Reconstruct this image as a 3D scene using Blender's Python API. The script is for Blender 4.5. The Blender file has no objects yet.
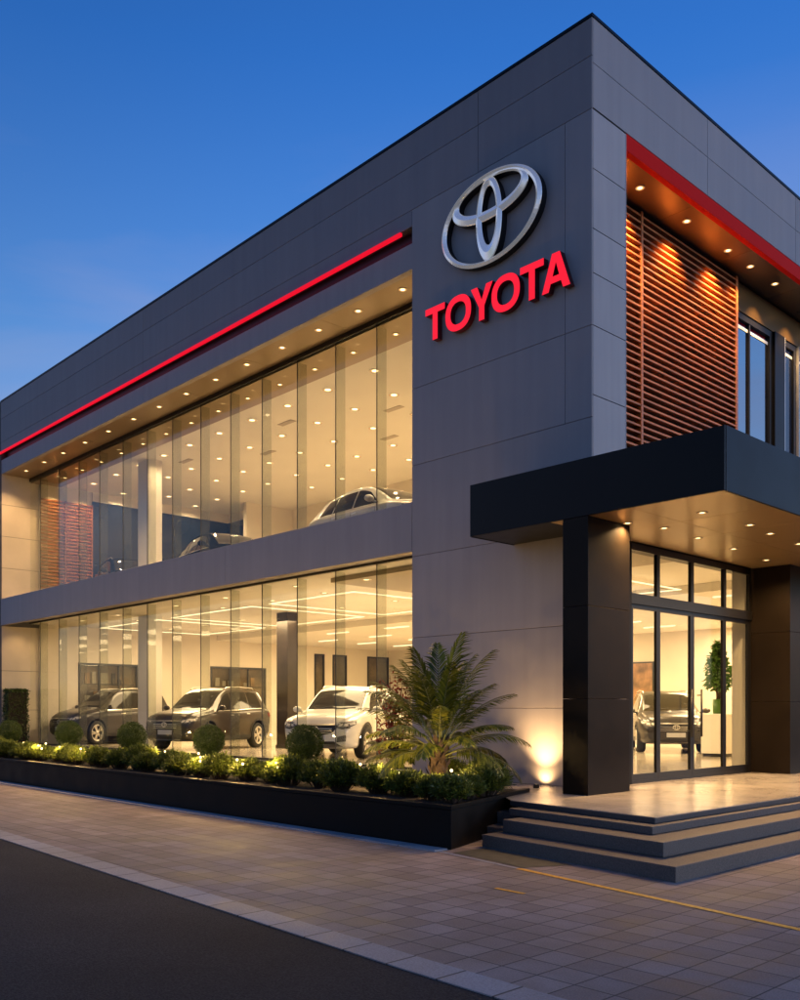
import bpy, bmesh, math, random
from mathutils import Vector, Matrix
from mathutils.bvhtree import BVHTree
random.seed(7)
R = math.radians
scene = bpy.context.scene
COL = scene.collection

# ------------------------------------------------------------------ helpers
def lerp(a, b, t): return a + (b - a) * t

class MB:
    """collects faces (with a material slot each) for ONE mesh object"""
    def __init__(s): s.v = []; s.f = []; s.m = []; s.sm = []
    def add(s, verts, faces, mat=0, smooth=False):
        o = len(s.v); s.v += [tuple(v) for v in verts]
        for f in faces:
            s.f.append(tuple(i + o for i in f)); s.m.append(mat); s.sm.append(smooth)
    def box(s, x0, x1, y0, y1, z0, z1, mat=0):
        x0, x1 = min(x0, x1), max(x0, x1); y0, y1 = min(y0, y1), max(y0, y1); z0, z1 = min(z0, z1), max(z0, z1)
        v = [(x, y, z) for z in (z0, z1) for y in (y0, y1) for x in (x0, x1)]
        s.add(v, [(0,2,3,1), (4,5,7,6), (0,1,5,4), (1,3,7,5), (3,2,6,7), (2,0,4,6)], mat)
    def bbox(s, x0, x1, y0, y1, z0, z1, b=.006, mat=0):
        """box with bevelled edges"""
        x0, x1 = min(x0, x1), max(x0, x1); y0, y1 = min(y0, y1), max(y0, y1); z0, z1 = min(z0, z1), max(z0, z1)
        bm = bmesh.new(); bmesh.ops.create_cube(bm, size=1)
        for v in bm.verts:
            v.co = Vector((lerp(x0, x1, v.co.x + .5), lerp(y0, y1, v.co.y + .5), lerp(z0, z1, v.co.z + .5)))
        b = min(b, (x1-x0)*.3, (y1-y0)*.3, (z1-z0)*.3)
        bmesh.ops.bevel(bm, geom=list(bm.edges), offset=b, segments=2, profile=.5, affect='EDGES')
        bm.verts.index_update()
        s.add([v.co for v in bm.verts], [[v.index for v in f.verts] for f in bm.faces], mat); bm.free()
    def prism(s, poly, z0, z1, mat=0):
        n = len(poly)
        s.add([(x, y, z0) for x, y in poly] + [(x, y, z1) for x, y in poly],
              [tuple(range(n))[::-1], tuple(range(n, 2*n))] + [(i, (i+1) % n, (i+1) % n + n, i + n) for i in range(n)], mat)
    def bprism(s, poly, z0, z1, b=.012, mat=0):
        bm = bmesh.new(); n = len(poly)
        lo = [bm.verts.new((x, y, z0)) for x, y in poly]; hi = [bm.verts.new((x, y, z1)) for x, y in poly]
        bm.faces.new(lo[::-1]); bm.faces.new(hi)
        for i in range(n): bm.faces.new((lo[i], lo[(i+1) % n], hi[(i+1) % n], hi[i]))
        bmesh.ops.recalc_face_normals(bm, faces=bm.faces)
        bmesh.ops.bevel(bm, geom=list(bm.edges), offset=b, segments=2, profile=.5, affect='EDGES')
        bm.verts.index_update()
        s.add([v.co for v in bm.verts], [[v.index for v in f.verts] for f in bm.faces], mat); bm.free()
    def tube(s, pts, rad, n=8, mat=0, cap=True):
        pts = [Vector(p) for p in pts]; rs = rad if isinstance(rad, (list, tuple)) else [rad]*len(pts)
        rings = []
        for i, p in enumerate(pts):
            d = (pts[min(i+1, len(pts)-1)] - pts[max(i-1, 0)]).normalized()
            a = d.orthogonal().normalized() if i == 0 else (prev - d*prev.dot(d)).normalized()
            prev = a; b = d.cross(a)
            rings.append([p + (a*math.cos(2*math.pi*k/n) + b*math.sin(2*math.pi*k/n))*rs[i] for k in range(n)])
        v = [q for r in rings for q in r]; f = []
        for i in range(len(pts)-1):
            for k in range(n): f.append((i*n+k, i*n+(k+1) % n, (i+1)*n+(k+1) % n, (i+1)*n+k))
        if cap: f += [tuple(range(n))[::-1], tuple(range((len(pts)-1)*n, len(pts)*n))]
        s.add(v, f, mat, True)
    def lathe(s, prof, n=24, c=(0,0,0), axis='z', mat=0, smooth=True):
        v = []; f = []
        for r, h in prof:
            for k in range(n):
                a = 2*math.pi*k/n; x, y = r*math.cos(a), r*math.sin(a)
                p = (x, y, h) if axis == 'z' else (x, h, y)
                v.append((p[0]+c[0], p[1]+c[1], p[2]+c[2]))
        for i in range(len(prof)-1):
            for k in range(n):
                q = (i*n+k, i*n+(k+1) % n, (i+1)*n+(k+1) % n, (i+1)*n+k)
                f.append(q if axis == 'z' else q[::-1])
        s.add(v, f, mat, smooth)
    def sheet(s, poly, z, mat=0): s.add([(x, y, z) for x, y in poly], [tuple(range(len(poly)))], mat)
    def build(s, name, mats, parent=None, loc=None, recalc=False):
        me = bpy.data.meshes.new(name); me.from_pydata(s.v, [], s.f)
        for m in (mats if isinstance(mats, (list, tuple)) else [mats]): me.materials.append(m)
        me.polygons.foreach_set('material_index', s.m); me.polygons.foreach_set('use_smooth', s.sm)
        me.update()
        if recalc:
            bm = bmesh.new(); bm.from_mesh(me); bmesh.ops.recalc_face_normals(bm, faces=bm.faces); bm.to_mesh(me); bm.free()
        return link(name, me, parent, loc)

def link(name, data, parent=None, loc=None):
    o = bpy.data.objects.new(name, data); COL.objects.link(o)
    if parent is not None: o.parent = parent
    if loc is not None: o.location = loc
    return o
def tag(o, label=None, cat=None, group=None, kind=None):
    if label: o['label'] = label
    if cat: o['category'] = cat
    if group: o['group'] = group
    if kind: o['kind'] = kind
    return o
def thing(name, label, cat, loc=(0,0,0), rz=0, group=None):
    o = bpy.data.objects.new(name, None); COL.objects.link(o)
    o.location = loc; o.rotation_euler = (0, 0, rz); o.empty_display_size = .1
    return tag(o, label, cat, group)
def dup(root, loc, rz=0, label=None, scale=1):
    r = root.copy(); COL.objects.link(r); r.location = loc; r.rotation_euler = (0, 0, rz); r.scale = (scale,)*3
    if label: r['label'] = label
    for ch in [o for o in root.children]:
        c = ch.copy(); COL.objects.link(c); c.parent = r
        for g in ch.children:
            d = g.copy(); COL.objects.link(d); d.parent = c
    return r

# ------------------------------------------------------------------ materials
def new_mat(name):
    m = bpy.data.materials.new(name); m.use_nodes = True
    return m, m.node_tree.nodes, m.node_tree.links
def mat(name, col, rough=.5, metal=0, var=0, scale=3, bump=0, bscale=60, spec=.5, coat=0, rvar=0, emis=None, estr=0, fine=None, island=0, stretch=None):
    m, N, L = new_mat(name); b = N['Principled BSDF']
    b.inputs['Base Color'].default_value = (*col, 1); b.inputs['Roughness'].default_value = rough
    b.inputs['Metallic'].default_value = metal; b.inputs['Specular IOR Level'].default_value = spec
    b.inputs['Coat Weight'].default_value = coat; b.inputs['Coat Roughness'].default_value = .05
    tc = N.new('ShaderNodeTexCoord'); src = tc.outputs['Object']
    if stretch:
        mp = N.new('ShaderNodeMapping'); mp.inputs['Scale'].default_value = stretch; L.new(src, mp.inputs['Vector']); src = mp.outputs['Vector']
    if var or rvar:
        n = N.new('ShaderNodeTexNoise'); n.inputs['Scale'].default_value = scale; n.inputs['Detail'].default_value = 6; L.new(src, n.inputs['Vector'])
        if var:
            r = N.new('ShaderNodeValToRGB'); r.color_ramp.elements[0].position = .3; r.color_ramp.elements[1].position = .7
            r.color_ramp.elements[0].color = (*[c*(1-var) for c in col], 1); r.color_ramp.elements[1].color = (*[min(1, c*(1+var)) for c in col], 1)
            L.new(n.outputs['Fac'], r.inputs['Fac']); L.new(r.outputs['Color'], b.inputs['Base Color'])
        if rvar:
            mr = N.new('ShaderNodeMapRange'); mr.inputs['From Min'].default_value = .3; mr.inputs['From Max'].default_value = .7
            mr.inputs['To Min'].default_value = max(.02, rough-rvar); mr.inputs['To Max'].default_value = rough+rvar
            L.new(n.outputs['Fac'], mr.inputs['Value']); L.new(mr.outputs['Result'], b.inputs['Roughness'])
    if bump:
        n2 = N.new('ShaderNodeTexNoise'); n2.inputs['Scale'].default_value = bscale; n2.inputs['Detail'].default_value = 4; L.new(src, n2.inputs['Vector'])
        bp = N.new('ShaderNodeBump'); bp.inputs['Strength'].default_value = bump; bp.inputs['Distance'].default_value = .01
        L.new(n2.outputs['Fac'], bp.inputs['Height']); L.new(bp.outputs['Normal'], b.inputs['Normal'])
    def mul(val):
        lk = b.inputs['Base Color'].links; v = N.new('ShaderNodeVectorMath'); v.operation = 'MULTIPLY'
        if lk: L.new(lk[0].from_socket, v.inputs[0])
        else: v.inputs[0].default_value = col
        L.new(val, v.inputs[1]); L.new(v.outputs[0], b.inputs['Base Color'])
    def rngm(sock, a, c, lo=.3, hi=.7):
        q = N.new('ShaderNodeMapRange'); q.inputs['From Min'].default_value = lo; q.inputs['From Max'].default_value = hi; q.inputs['To Min'].default_value = a; q.inputs['To Max'].default_value = c; L.new(sock, q.inputs['Value']); return q.outputs['Result']
    if fine:
        n3 = N.new('ShaderNodeTexNoise'); n3.inputs['Scale'].default_value = fine[0]; n3.inputs['Detail'].default_value = 3; L.new(src, n3.inputs['Vector']); mul(rngm(n3.outputs['Fac'], 1-fine[1], 1+fine[1]))
    if island:
        g3 = N.new('ShaderNodeNewGeometry'); mul(rngm(g3.outputs['Random Per Island'], 1-island, 1+island, 0, 1))
        m3 = N.new('ShaderNodeMapping'); m3.inputs['Scale'].default_value = (3.5, 3.5, .22); L.new(tc.outputs['Object'], m3.inputs['Vector'])
        n4 = N.new('ShaderNodeTexNoise'); n4.inputs['Scale'].default_value = 1.5; n4.inputs['Detail'].default_value = 5; L.new(m3.outputs[0], n4.inputs['Vector']); mul(rngm(n4.outputs['Fac'], .95, 1.04))
    if emis:
        b.inputs['Emission Color'].default_value = (*emis, 1); b.inputs['Emission Strength'].default_value = estr
    return m
def glow(name, col, s):
    m, N, L = new_mat(name); N.remove(N['Principled BSDF'])
    e = N.new('ShaderNodeEmission'); e.inputs['Color'].default_value = (*col, 1); e.inputs['Strength'].default_value = s
    L.new(e.outputs[0], N['Material Output'].inputs['Surface']); return m
def glass_mat(name, tint, ior=1.45, rough=0, boost=1.0, body=None, bfac=0):
    m, N, L = new_mat(name); N.remove(N['Principled BSDF'])
    t = N.new('ShaderNodeBsdfTransparent'); t.inputs['Color'].default_value = (*tint, 1)
    g = N.new('ShaderNodeBsdfGlossy'); g.inputs['Roughness'].default_value = rough; g.inputs['Color'].default_value = (1, 1, 1, 1)
    f0 = ((ior-1)/(ior+1))**2; lw = N.new('ShaderNodeLayerWeight'); lw.inputs['Blend'].default_value = .5
    pw = N.new('ShaderNodeMath'); pw.operation = 'POWER'; pw.inputs[1].default_value = 5; L.new(lw.outputs['Facing'], pw.inputs[0])
    mu = N.new('ShaderNodeMath'); mu.operation = 'MULTIPLY_ADD'; mu.inputs[1].default_value = (1-f0); mu.inputs[2].default_value = f0*boost; mu.use_clamp = True; L.new(pw.outputs[0], mu.inputs[0])
    mx = N.new('ShaderNodeMixShader'); L.new(mu.outputs[0], mx.inputs[0])
    first = t.outputs[0]
    if body:
        d = N.new('ShaderNodeBsdfDiffuse'); d.inputs['Color'].default_value = (*body, 1)
        m2 = N.new('ShaderNodeMixShader'); m2.inputs[0].default_value = bfac; L.new(t.outputs[0], m2.inputs[1]); L.new(d.outputs[0], m2.inputs[2]); first = m2.outputs[0]
    L.new(first, mx.inputs[1]); L.new(g.outputs[0], mx.inputs[2]); L.new(mx.outputs[0], N['Material Output'].inputs['Surface'])
    return m
def tiles(name, c1, c2, mortar, w, h, ms, rough, offset=.5, var=.25, bump=.4, rot=0, spec=.5, fine=True, squash=1):
    m, N, L = new_mat(name); b = N['Principled BSDF']; b.inputs['Roughness'].default_value = rough; b.inputs['Specular IOR Level'].default_value = spec
    tc = N.new('ShaderNodeTexCoord'); mp = N.new('ShaderNodeMapping'); mp.inputs['Rotation'].default_value = (0, 0, rot); L.new(tc.outputs['Object'], mp.inputs['Vector'])
    br = N.new('ShaderNodeTexBrick'); br.offset = offset; br.inputs['Scale'].default_value = 1
    br.inputs['Brick Width'].default_value = w; br.inputs['Row Height'].default_value = h; br.inputs['Mortar Size'].default_value = ms; br.inputs['Mortar Smooth'].default_value = .3
    br.inputs['Color1'].default_value = (*c1, 1); br.inputs['Color2'].default_value = (*c2, 1); br.inputs['Mortar'].default_value = (*mortar, 1)
    L.new(mp.outputs[0], br.inputs['Vector'])
    n = N.new('ShaderNodeTexNoise'); n.inputs['Scale'].default_value = 1.1; n.inputs['Detail'].default_value = 8; n.inputs['Roughness'].default_value = .65; L.new(mp.outputs[0], n.inputs['Vector'])
    mr = N.new('ShaderNodeMapRange'); mr.inputs['From Min'].default_value = .3; mr.inputs['From Max'].default_value = .7; mr.inputs['To Min'].default_value = 1-var; mr.inputs['To Max'].default_value = 1+var
    L.new(n.outputs['Fac'], mr.inputs['Value'])
    mx = N.new('ShaderNodeVectorMath'); mx.operation = 'MULTIPLY'; L.new(br.outputs['Color'], mx.inputs[0]); L.new(mr.outputs['Result'], mx.inputs[1]); last = mx
    n2 = N.new('ShaderNodeTexNoise'); n2.inputs['Scale'].default_value = 90; n2.inputs['Detail'].default_value = 3; L.new(mp.outputs[0], n2.inputs['Vector'])
    if fine:
        m3 = N.new('ShaderNodeMapRange'); m3.inputs['From Min'].default_value = .3; m3.inputs['From Max'].default_value = .7; m3.inputs['To Min'].default_value = .8; m3.inputs['To Max'].default_value = 1.2
        L.new(n2.outputs['Fac'], m3.inputs['Value'])
        mx2 = N.new('ShaderNodeVectorMath'); mx2.operation = 'MULTIPLY'; L.new(mx.outputs[0], mx2.inputs[0]); L.new(m3.outputs['Result'], mx2.inputs[1]); last = mx2
    L.new(last.outputs[0], b.inputs['Base Color'])
    mr2 = N.new('ShaderNodeMapRange'); mr2.inputs['From Min'].default_value = .3; mr2.inputs['From Max'].default_value = .7
    mr2.inputs['To Min'].default_value = max(.03, rough*.75); mr2.inputs['To Max'].default_value = rough*1.2; L.new(n.outputs['Fac'], mr2.inputs['Value']); L.new(mr2.outputs['Result'], b.inputs['Roughness'])
    ad = N.new('ShaderNodeMath'); ad.operation = 'MULTIPLY_ADD'; L.new(n2.outputs['Fac'], ad.inputs[0]); ad.inputs[1].default_value = .12; 
    iv = N.new('ShaderNodeMath'); iv.operation = 'SUBTRACT'; iv.inputs[0].default_value = 1; L.new(br.outputs['Fac'], iv.inputs[1]); L.new(iv.outputs[0], ad.inputs[2])
    bp = N.new('ShaderNodeBump'); bp.inputs['Strength'].default_value = bump; bp.inputs['Distance'].default_value = .008; L.new(ad.outputs[0], bp.inputs['Height']); L.new(bp.outputs[0], b.inputs['Normal'])
    return m
def leaf_mat(name, c1, c2, rough=.45):
    """leaf colour varies leaf by leaf"""
    m, N, L = new_mat(name); b = N['Principled BSDF']; b.inputs['Roughness'].default_value = rough
    g = N.new('ShaderNodeNewGeometry'); r = N.new('ShaderNodeValToRGB')
    r.color_ramp.elements[0].color = (*c1, 1); r.color_ramp.elements[1].color = (*c2, 1)
    L.new(g.outputs['Random Per Island'], r.inputs['Fac']); L.new(r.outputs['Color'], b.inputs['Base Color'])
    t = N.new('ShaderNodeBsdfTranslucent'); L.new(r.outputs['Color'], t.inputs['Color'])
    mx = N.new('ShaderNodeMixShader'); mx.inputs[0].default_value = .25; L.new(b.outputs[0], mx.inputs[1]); L.new(t.outputs[0], mx.inputs[2]); L.new(mx.outputs[0], N['Material Output'].inputs['Surface'])
    return m

WARM = (1, .60, .25); WARM_IN = (1, .69, .37)
M = {}
M['panel'] = mat('grey_composite_panel', (.385, .354, .348), .55, var=.05, scale=.9, rvar=.06, spec=.28, island=.045, bump=.03, bscale=1.2)
M['panel_dark'] = mat('shaded_composite_panel', (.30, .277, .276), .55, var=.05, scale=.9, rvar=.06, spec=.28, island=.04, bump=.03, bscale=1.2)  # darker copy of the grey panel, upper facade shade put into the colour
M['pillar'] = mat('dark_bronze_cladding', (.017, .012, .008), .38, var=.18, scale=1.5, rvar=.05, spec=.10)
M['gap'] = mat('panel_joint', (.10, .10, .105), .7)
M['dark'] = mat('dark_cladding', (.008, .0075, .0075), .34, var=.15, scale=1.5, rvar=.05, spec=.16)
M['black'] = mat('black_metal', (.012, .011, .010), .35)
M['soffit'] = mat('bronze_soffit', (.30, .215, .125), .36, metal=.35)
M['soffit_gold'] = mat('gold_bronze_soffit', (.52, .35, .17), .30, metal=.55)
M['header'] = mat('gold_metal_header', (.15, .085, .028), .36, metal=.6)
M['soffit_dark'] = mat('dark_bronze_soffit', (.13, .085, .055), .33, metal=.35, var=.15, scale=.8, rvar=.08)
M['cream'] = mat('cream_wall', (.72, .66, .56), .6, var=.04, scale=1.2)
M['beige'] = mat('beige_stone_panel', (.60, .53, .43), .5, var=.07, scale=1.6)
M['ceil'] = mat('ceiling_plaster', (.78, .74, .66), .55, var=.03, scale=1)
M['ceil_dark'] = mat('ceiling_bulkhead', (.42, .36, .28), .5)
M['floor_in'] = tiles('polished_floor_tile', (.52, .46, .37), (.60, .53, .43), (.34, .30, .24), 1.2, 1.2, .004, .12, offset=0, var=.1, bump=.05, fine=False)
M['platform'] = tiles('honed_stone', (.36, .32, .27), (.43, .385, .32), (.2, .18, .15), 1.0, .8, .004, .22, offset=0, var=.22, bump=.06, rot=R(8))
M['granite'] = mat('grey_granite', (.125, .106, .092), .6, var=.3, scale=70, bump=.1, bscale=120, spec=.25)
M['nosing'] = mat('dark_stone_nosing', (.05, .05, .052), .45, var=.25, scale=60)
M['wood'] = mat('timber_slat', (.34, .112, .030), .42, var=.45, scale=7, stretch=(1, .25, 6), bump=.15, bscale=30)
M['woodback'] = mat('dark_timber', (.05, .022, .012), .7)
M['glass'] = glass_mat('clear_glass', (.95, .965, .94), 1.45, boost=.3)
M['fin'] = glass_mat('green_edge_glass', (.86, .875, .83), 1.5, body=(.55, .56, .52), bfac=.05, boost=.4)
M['joint'] = mat('silicone_joint', (.03, .03, .03), .5)
M['skyglass'] = glass_mat('coated_window', (.25, .28, .32), 2.2, boost=2.6)
M['niche_glass'] = glass_mat('niche_glass', (.75, .75, .72), 1.45)
M['nightglass'] = mat('dark_rear_glazing', (.012, .018, .035), .12, spec=.7, var=.4, scale=.6)
M['red_led'] = mat('red_led_strip', (.3, .004, .005), .5, spec=.05, emis=(1, .007, .03), estr=.42)
M['red_paint'] = mat('red_trim', (.34, .006, .004), .6, spec=.05, emis=(1, .02, .01), estr=.05)
M['sign_red'] = mat('sign_face', (.7, .02, .04), .35, spec=.25, emis=(1, .010, .026), estr=.50)
M['sign_side'] = mat('sign_return', (.10, .006, .01), .45)
M['chrome'] = mat('satin_chrome', (.86, .86, .85), .33, metal=.7, rvar=.05, scale=5)
M['emblem'] = mat('satin_chrome_added_glow', (.94, .94, .94), .20, metal=.75, emis=(.96, .97, 1), estr=.065)  # faint emission added so the chrome reads brighter
M['halo'] = glow('lamp_glare_ring', (1, .52, .17), .42)  # lamp glare put in as a glowing ring, not part of the fitting
M['lamp'] = glow('downlight_lamp', (1, .66, .28), 2.4)
M['lamp_in'] = glow('interior_lamp', (1, .70, .34), 2.2)
M['led'] = glow('led_line', (1, .74, .40), 1.15)
M['bulb'] = glow('fairy_bulb', (1, .66, .28), 6)
M['trimring'] = mat('downlight_trim', (.35, .28, .2), .4, metal=.6)
M['asphalt'] = mat('asphalt', (.032, .030, .030), .85, var=.35, scale=.5, bump=1, bscale=110, spec=.2, fine=(70, .55))
M['paver'] = tiles('concrete_paver', (.222, .174, .150), (.305, .246, .212), (.075, .063, .055), .275, .265, .006, .72, offset=0, var=.36, bump=.9, spec=.25)
M['kerb'] = tiles('light_kerb_stone', (.30, .278, .266), (.37, .342, .328), (.07, .065, .06), .45, 5, .010, .7, offset=0, var=.2, bump=.4)
M['edge'] = tiles('pale_edging_stone', (.33, .33, .34), (.38, .38, .39), (.1, .1, .1), .8, 5, .008, .5, offset=0, var=.15, bump=.3)
M['yellow'] = mat('yellow_line_paint', (.80, .36, .02), .55, var=.35, scale=25)
M['mossy'] = mat('mossy_slab', (.06, .055, .035), .7, var=.4, scale=9)
M['ground'] = mat('far_ground', (.07, .068, .066), .8, var=.3, scale=.05)
M['planter'] = mat('black_planter', (.006, .0055, .005), .5, var=.3, scale=2, rvar=.08, spec=.12)
M['soil'] = mat('dark_soil', (.03, .022, .015), .95, var=.5, scale=20, bump=1, bscale=40)
M['bark'] = mat('bark', (.07, .045, .028), .85, var=.4, scale=18, bump=1, bscale=40)
M['topiary'] = leaf_mat('topiary_leaf', (.022, .048, .009), (.080, .125, .018))
M['shrub'] = leaf_mat('shrub_leaf', (.040, .066, .010), (.17, .205, .024))
M['palm'] = leaf_mat('palm_leaf', (.045, .070, .008), (.22, .225, .022))
M['palmstem'] = mat('palm_stem', (.16, .17, .05), .5, var=.3, scale=8)
M['redleaf'] = leaf_mat('red_leaf', (.16, .02, .012), (.38, .07, .03))
M['indoor'] = leaf_mat('indoor_leaf', (.03, .09, .015), (.10, .22, .03))
M['white'] = mat('white_lacquer', (.74, .70, .62), .35)
M['cabinet'] = mat('slate_cabinet', (.10, .10, .12), .4)
M['art1'] = mat('abstract_print', (.26, .14, .07), .6, var=.85, scale=2.2)
M['art2'] = mat('ochre_print', (.45, .27, .12), .6, var=.7, scale=1.6)
M['niche'] = mat('niche_back', (.30, .23, .15), .6, var=.6, scale=1.3)
M['brown'] = mat('brown_column_cladding', (.030, .022, .016), .3, metal=.2, var=.2, scale=2)
# cars
M['rubber'] = mat('tyre_rubber', (.014, .014, .014), .75)
M['rim'] = mat('alloy_rim', (.62, .60, .56), .28, metal=.9)
M['plastic'] = mat('black_plastic', (.016, .016, .017), .5)
M['carglass'] = mat('car_glass', (.014, .013, .012), .06, spec=.22)
M['headlight'] = mat('headlight_lens', (.13, .13, .13), .08, spec=.6, var=.95, scale=16)
M['taillight'] = mat('taillight_lens', (.30, .01, .01), .12)
M['plate'] = mat('licence_plate', (.45, .46, .50), .4)
def paint(name, c, metal, coat=.5): return mat(name, c, .32, metal=metal, coat=coat, spec=.4)
M['pearl'] = paint('pearl_white_paint', (.74, .72, .68), 0)
M['silver'] = paint('silver_paint', (.34, .335, .33), .3, .2)
M['bronze'] = paint('dark_bronze_paint', (.030, .023, .017), .2)
M['graphite'] = paint('graphite_paint', (.020, .018, .016), .2)
M['olive'] = paint('dark_grey_paint', (.026, .023, .019), .2)
M['blackpaint'] = mat('black_paint', (.006, .006, .008), 1, spec=0)

# ------------------------------------------------------------------ camera / world / light
cd = bpy.data.cameras.new('camera'); cam = bpy.data.objects.new('camera', cd); COL.objects.link(cam)
cd.sensor_fit = 'VERTICAL'; cd.sensor_height = 36; cd.lens = 921.0/1000*36; cd.shift_y = .21; cd.clip_end = 2000; cd.clip_start = .1
cam.location = (7.875, -11.308, 1.6); cam.rotation_euler = (R(90), 0, R(90-43.37)); scene.camera = cam

w = bpy.data.worlds.new('World'); scene.world = w; w.use_nodes = True
N, L = w.node_tree.nodes, w.node_tree.links
SUN_EL, SUN_AZ = 2.0, 72.0      # azimuth clockwise from +Y (the evening glow lies to the +X side)
sk = N.new('ShaderNodeTexSky'); sk.sky_type = 'NISHITA'; sk.sun_disc = False; sk.sun_elevation = R(SUN_EL); sk.sun_rotation = R(SUN_AZ)
sk.air_density = 1.0; sk.dust_density = .6; sk.ozone_density = 3.0
bg = N['Background']; bg.inputs['Strength'].default_value = .15
tint = N.new('ShaderNodeMix'); tint.data_type = 'RGBA'; tint.blend_type = 'MULTIPLY'; tint.inputs[0].default_value = 1; tint.inputs[7].default_value = (1, 1, 1, 1)
L.new(sk.outputs[0], tint.inputs[6])
tcs = N.new('ShaderNodeTexCoord'); sps = N.new('ShaderNodeSeparateXYZ'); L.new(tcs.outputs['Generated'], sps.inputs[0])
hue = N.new('ShaderNodeValToRGB'); L.new(sps.outputs['Z'], hue.inputs[0])       # the air's own colour by elevation
for k, (ps, c_) in enumerate(((0, (.95, 1.12, 1.55)), (.34, (1.15, 1.25, 1.58)), (.58, (.46, 1.0, 1.72)), (1, (.30, .78, 1.5)))):
    e_ = hue.color_ramp.elements[k] if k < 2 else hue.color_ramp.elements.new(ps)
    e_.position = ps; e_.color = (*c_, 1)
dt = N.new('ShaderNodeVectorMath'); dt.operation = 'DOT_PRODUCT'; dt.inputs[1].default_value = (-.17, .985, 0); L.new(tcs.outputs['Generated'], dt.inputs[0])
az = N.new('ShaderNodeMapRange'); az.interpolation_type = 'SMOOTHSTEP'; az.inputs['From Min'].default_value = .30; az.inputs['From Max'].default_value = .95; az.inputs['To Min'].default_value = 1.0; az.inputs['To Max'].default_value = 2.0; L.new(dt.outputs['Value'], az.inputs['Value'])
sc_ = N.new('ShaderNodeVectorMath'); sc_.operation = 'SCALE'; L.new(hue.outputs[0], sc_.inputs[0]); L.new(az.outputs['Result'], sc_.inputs['Scale']); L.new(sc_.outputs[0], tint.inputs[7])
tc = N.new('ShaderNodeTexCoord'); mp = N.new('ShaderNodeMapping'); mp.inputs['Scale'].default_value = (1.3, 1.3, 5.5); L.new(tc.outputs['Generated'], mp.inputs[0])
nz = N.new('ShaderNodeTexNoise'); nz.inputs['Scale'].default_value = 1.6; nz.inputs['Detail'].default_value = 6; nz.inputs['Roughness'].default_value = .5; nz.inputs['Distortion'].default_value = .4; L.new(mp.outputs[0], nz.inputs['Vector'])
rp = N.new('ShaderNodeValToRGB'); rp.color_ramp.elements[0].position = .38; rp.color_ramp.elements[1].position = .64; L.new(nz.outputs['Fac'], rp.inputs[0])
sep = N.new('ShaderNodeSeparateXYZ'); L.new(tc.outputs['Generated'], sep.inputs[0])
low = N.new('ShaderNodeMapRange'); low.inputs['From Min'].default_value = .55; low.inputs['From Max'].default_value = .15; L.new(sep.outputs['Z'], low.inputs['Value'])
cf = N.new('ShaderNodeMath'); cf.operation = 'MULTIPLY'; L.new(rp.outputs[0], cf.inputs[0]); L.new(low.outputs[0], cf.inputs[1])
cf2 = N.new('ShaderNodeMath'); cf2.operation = 'MULTIPLY'; L.new(cf.outputs[0], cf2.inputs[0]); cf2.inputs[1].default_value = .85
cl = N.new('ShaderNodeMix'); cl.data_type = 'RGBA'; L.new(cf2.outputs[0], cl.inputs[0]); L.new(tint.outputs[2], cl.inputs[6]); cl.inputs[7].default_value = (1.35, 1.30, 1.90, 1)
L.new(cl.outputs[2], bg.inputs['Color'])
TINT, CLOUD = tint.inputs[7], cl.inputs[7]

sd = bpy.data.lights.new('sun', 'SUN'); so = bpy.data.objects.new('sun', sd); COL.objects.link(so)
sd.energy = .5; sd.angle = R(12); sd.color = (.55, .70, 1.0)
sdir = Vector((math.sin(R(SUN_AZ))*math.cos(R(8)), math.cos(R(SUN_AZ))*math.cos(R(8)), math.sin(R(8))))
so.rotation_euler = sdir.to_track_quat('Z', 'Y').to_euler()

def spot(loc, power, aim=(0, 0, -1), ang=100, blend=.8, rad=.04, col=WARM):
    d = bpy.data.lights.new('lamp_beam', 'SPOT'); d.energy = power; d.color = col; d.spot_size = R(ang); d.spot_blend = blend; d.shadow_soft_size = rad
    o = bpy.data.objects.new('lamp_beam', d); COL.objects.link(o); o.location = loc
    o.rotation_euler = (-Vector(aim)).to_track_quat('Z', 'Y').to_euler(); return o
def area(loc, sx, sy, power, aim=(0, 0, -1), col=WARM):
    d = bpy.data.lights.new('area_fill', 'AREA'); d.shape = 'RECTANGLE'; d.size = sx; d.size_y = sy; d.energy = power; d.color = col
    o = bpy.data.objects.new('area_fill', d); COL.objects.link(o); o.location = loc
    o.rotation_euler = (-Vector(aim)).to_track_quat('Z', 'Y').to_euler(); return o

# ------------------------------------------------------------------ setting
def struct(mb, name, m): return tag(mb.build(name, m), kind='structure')
KERB = [(-60, -4.53), (-3.927, -7.03), (3.707, -7.37), (60, -8.4)]   # kerb line
def off(d): return [(x, y+d) for x, y in KERB]
g = MB(); g.sheet([(-900, -900), (900, -900), (900, 900), (-900, 900)], -.016); struct(g, 'ground', M['ground'])
g = MB(); g.add([(x, y, -.004) for x, y in off(-.02)] + [(x, y-25, -.004) for x, y in KERB], [(0, 4, 5, 1), (1, 5, 6, 2), (2, 6, 7, 3)]); struct(g, 'road', M['asphalt'])
g = MB()
a, b = off(.24), [(-60, 30), (-3.927, 30), (3.707, 30), (60, 30)]
g.add([(x, y, 0) for x, y in a] + [(x, y, 0) for x, y in b], [(0, 1, 5, 4), (1, 2, 6, 5), (2, 3, 7, 6)]); struct(g, 'pavement', M['paver'])
g = MB()
a, b = off(-.02), off(.238)
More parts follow.
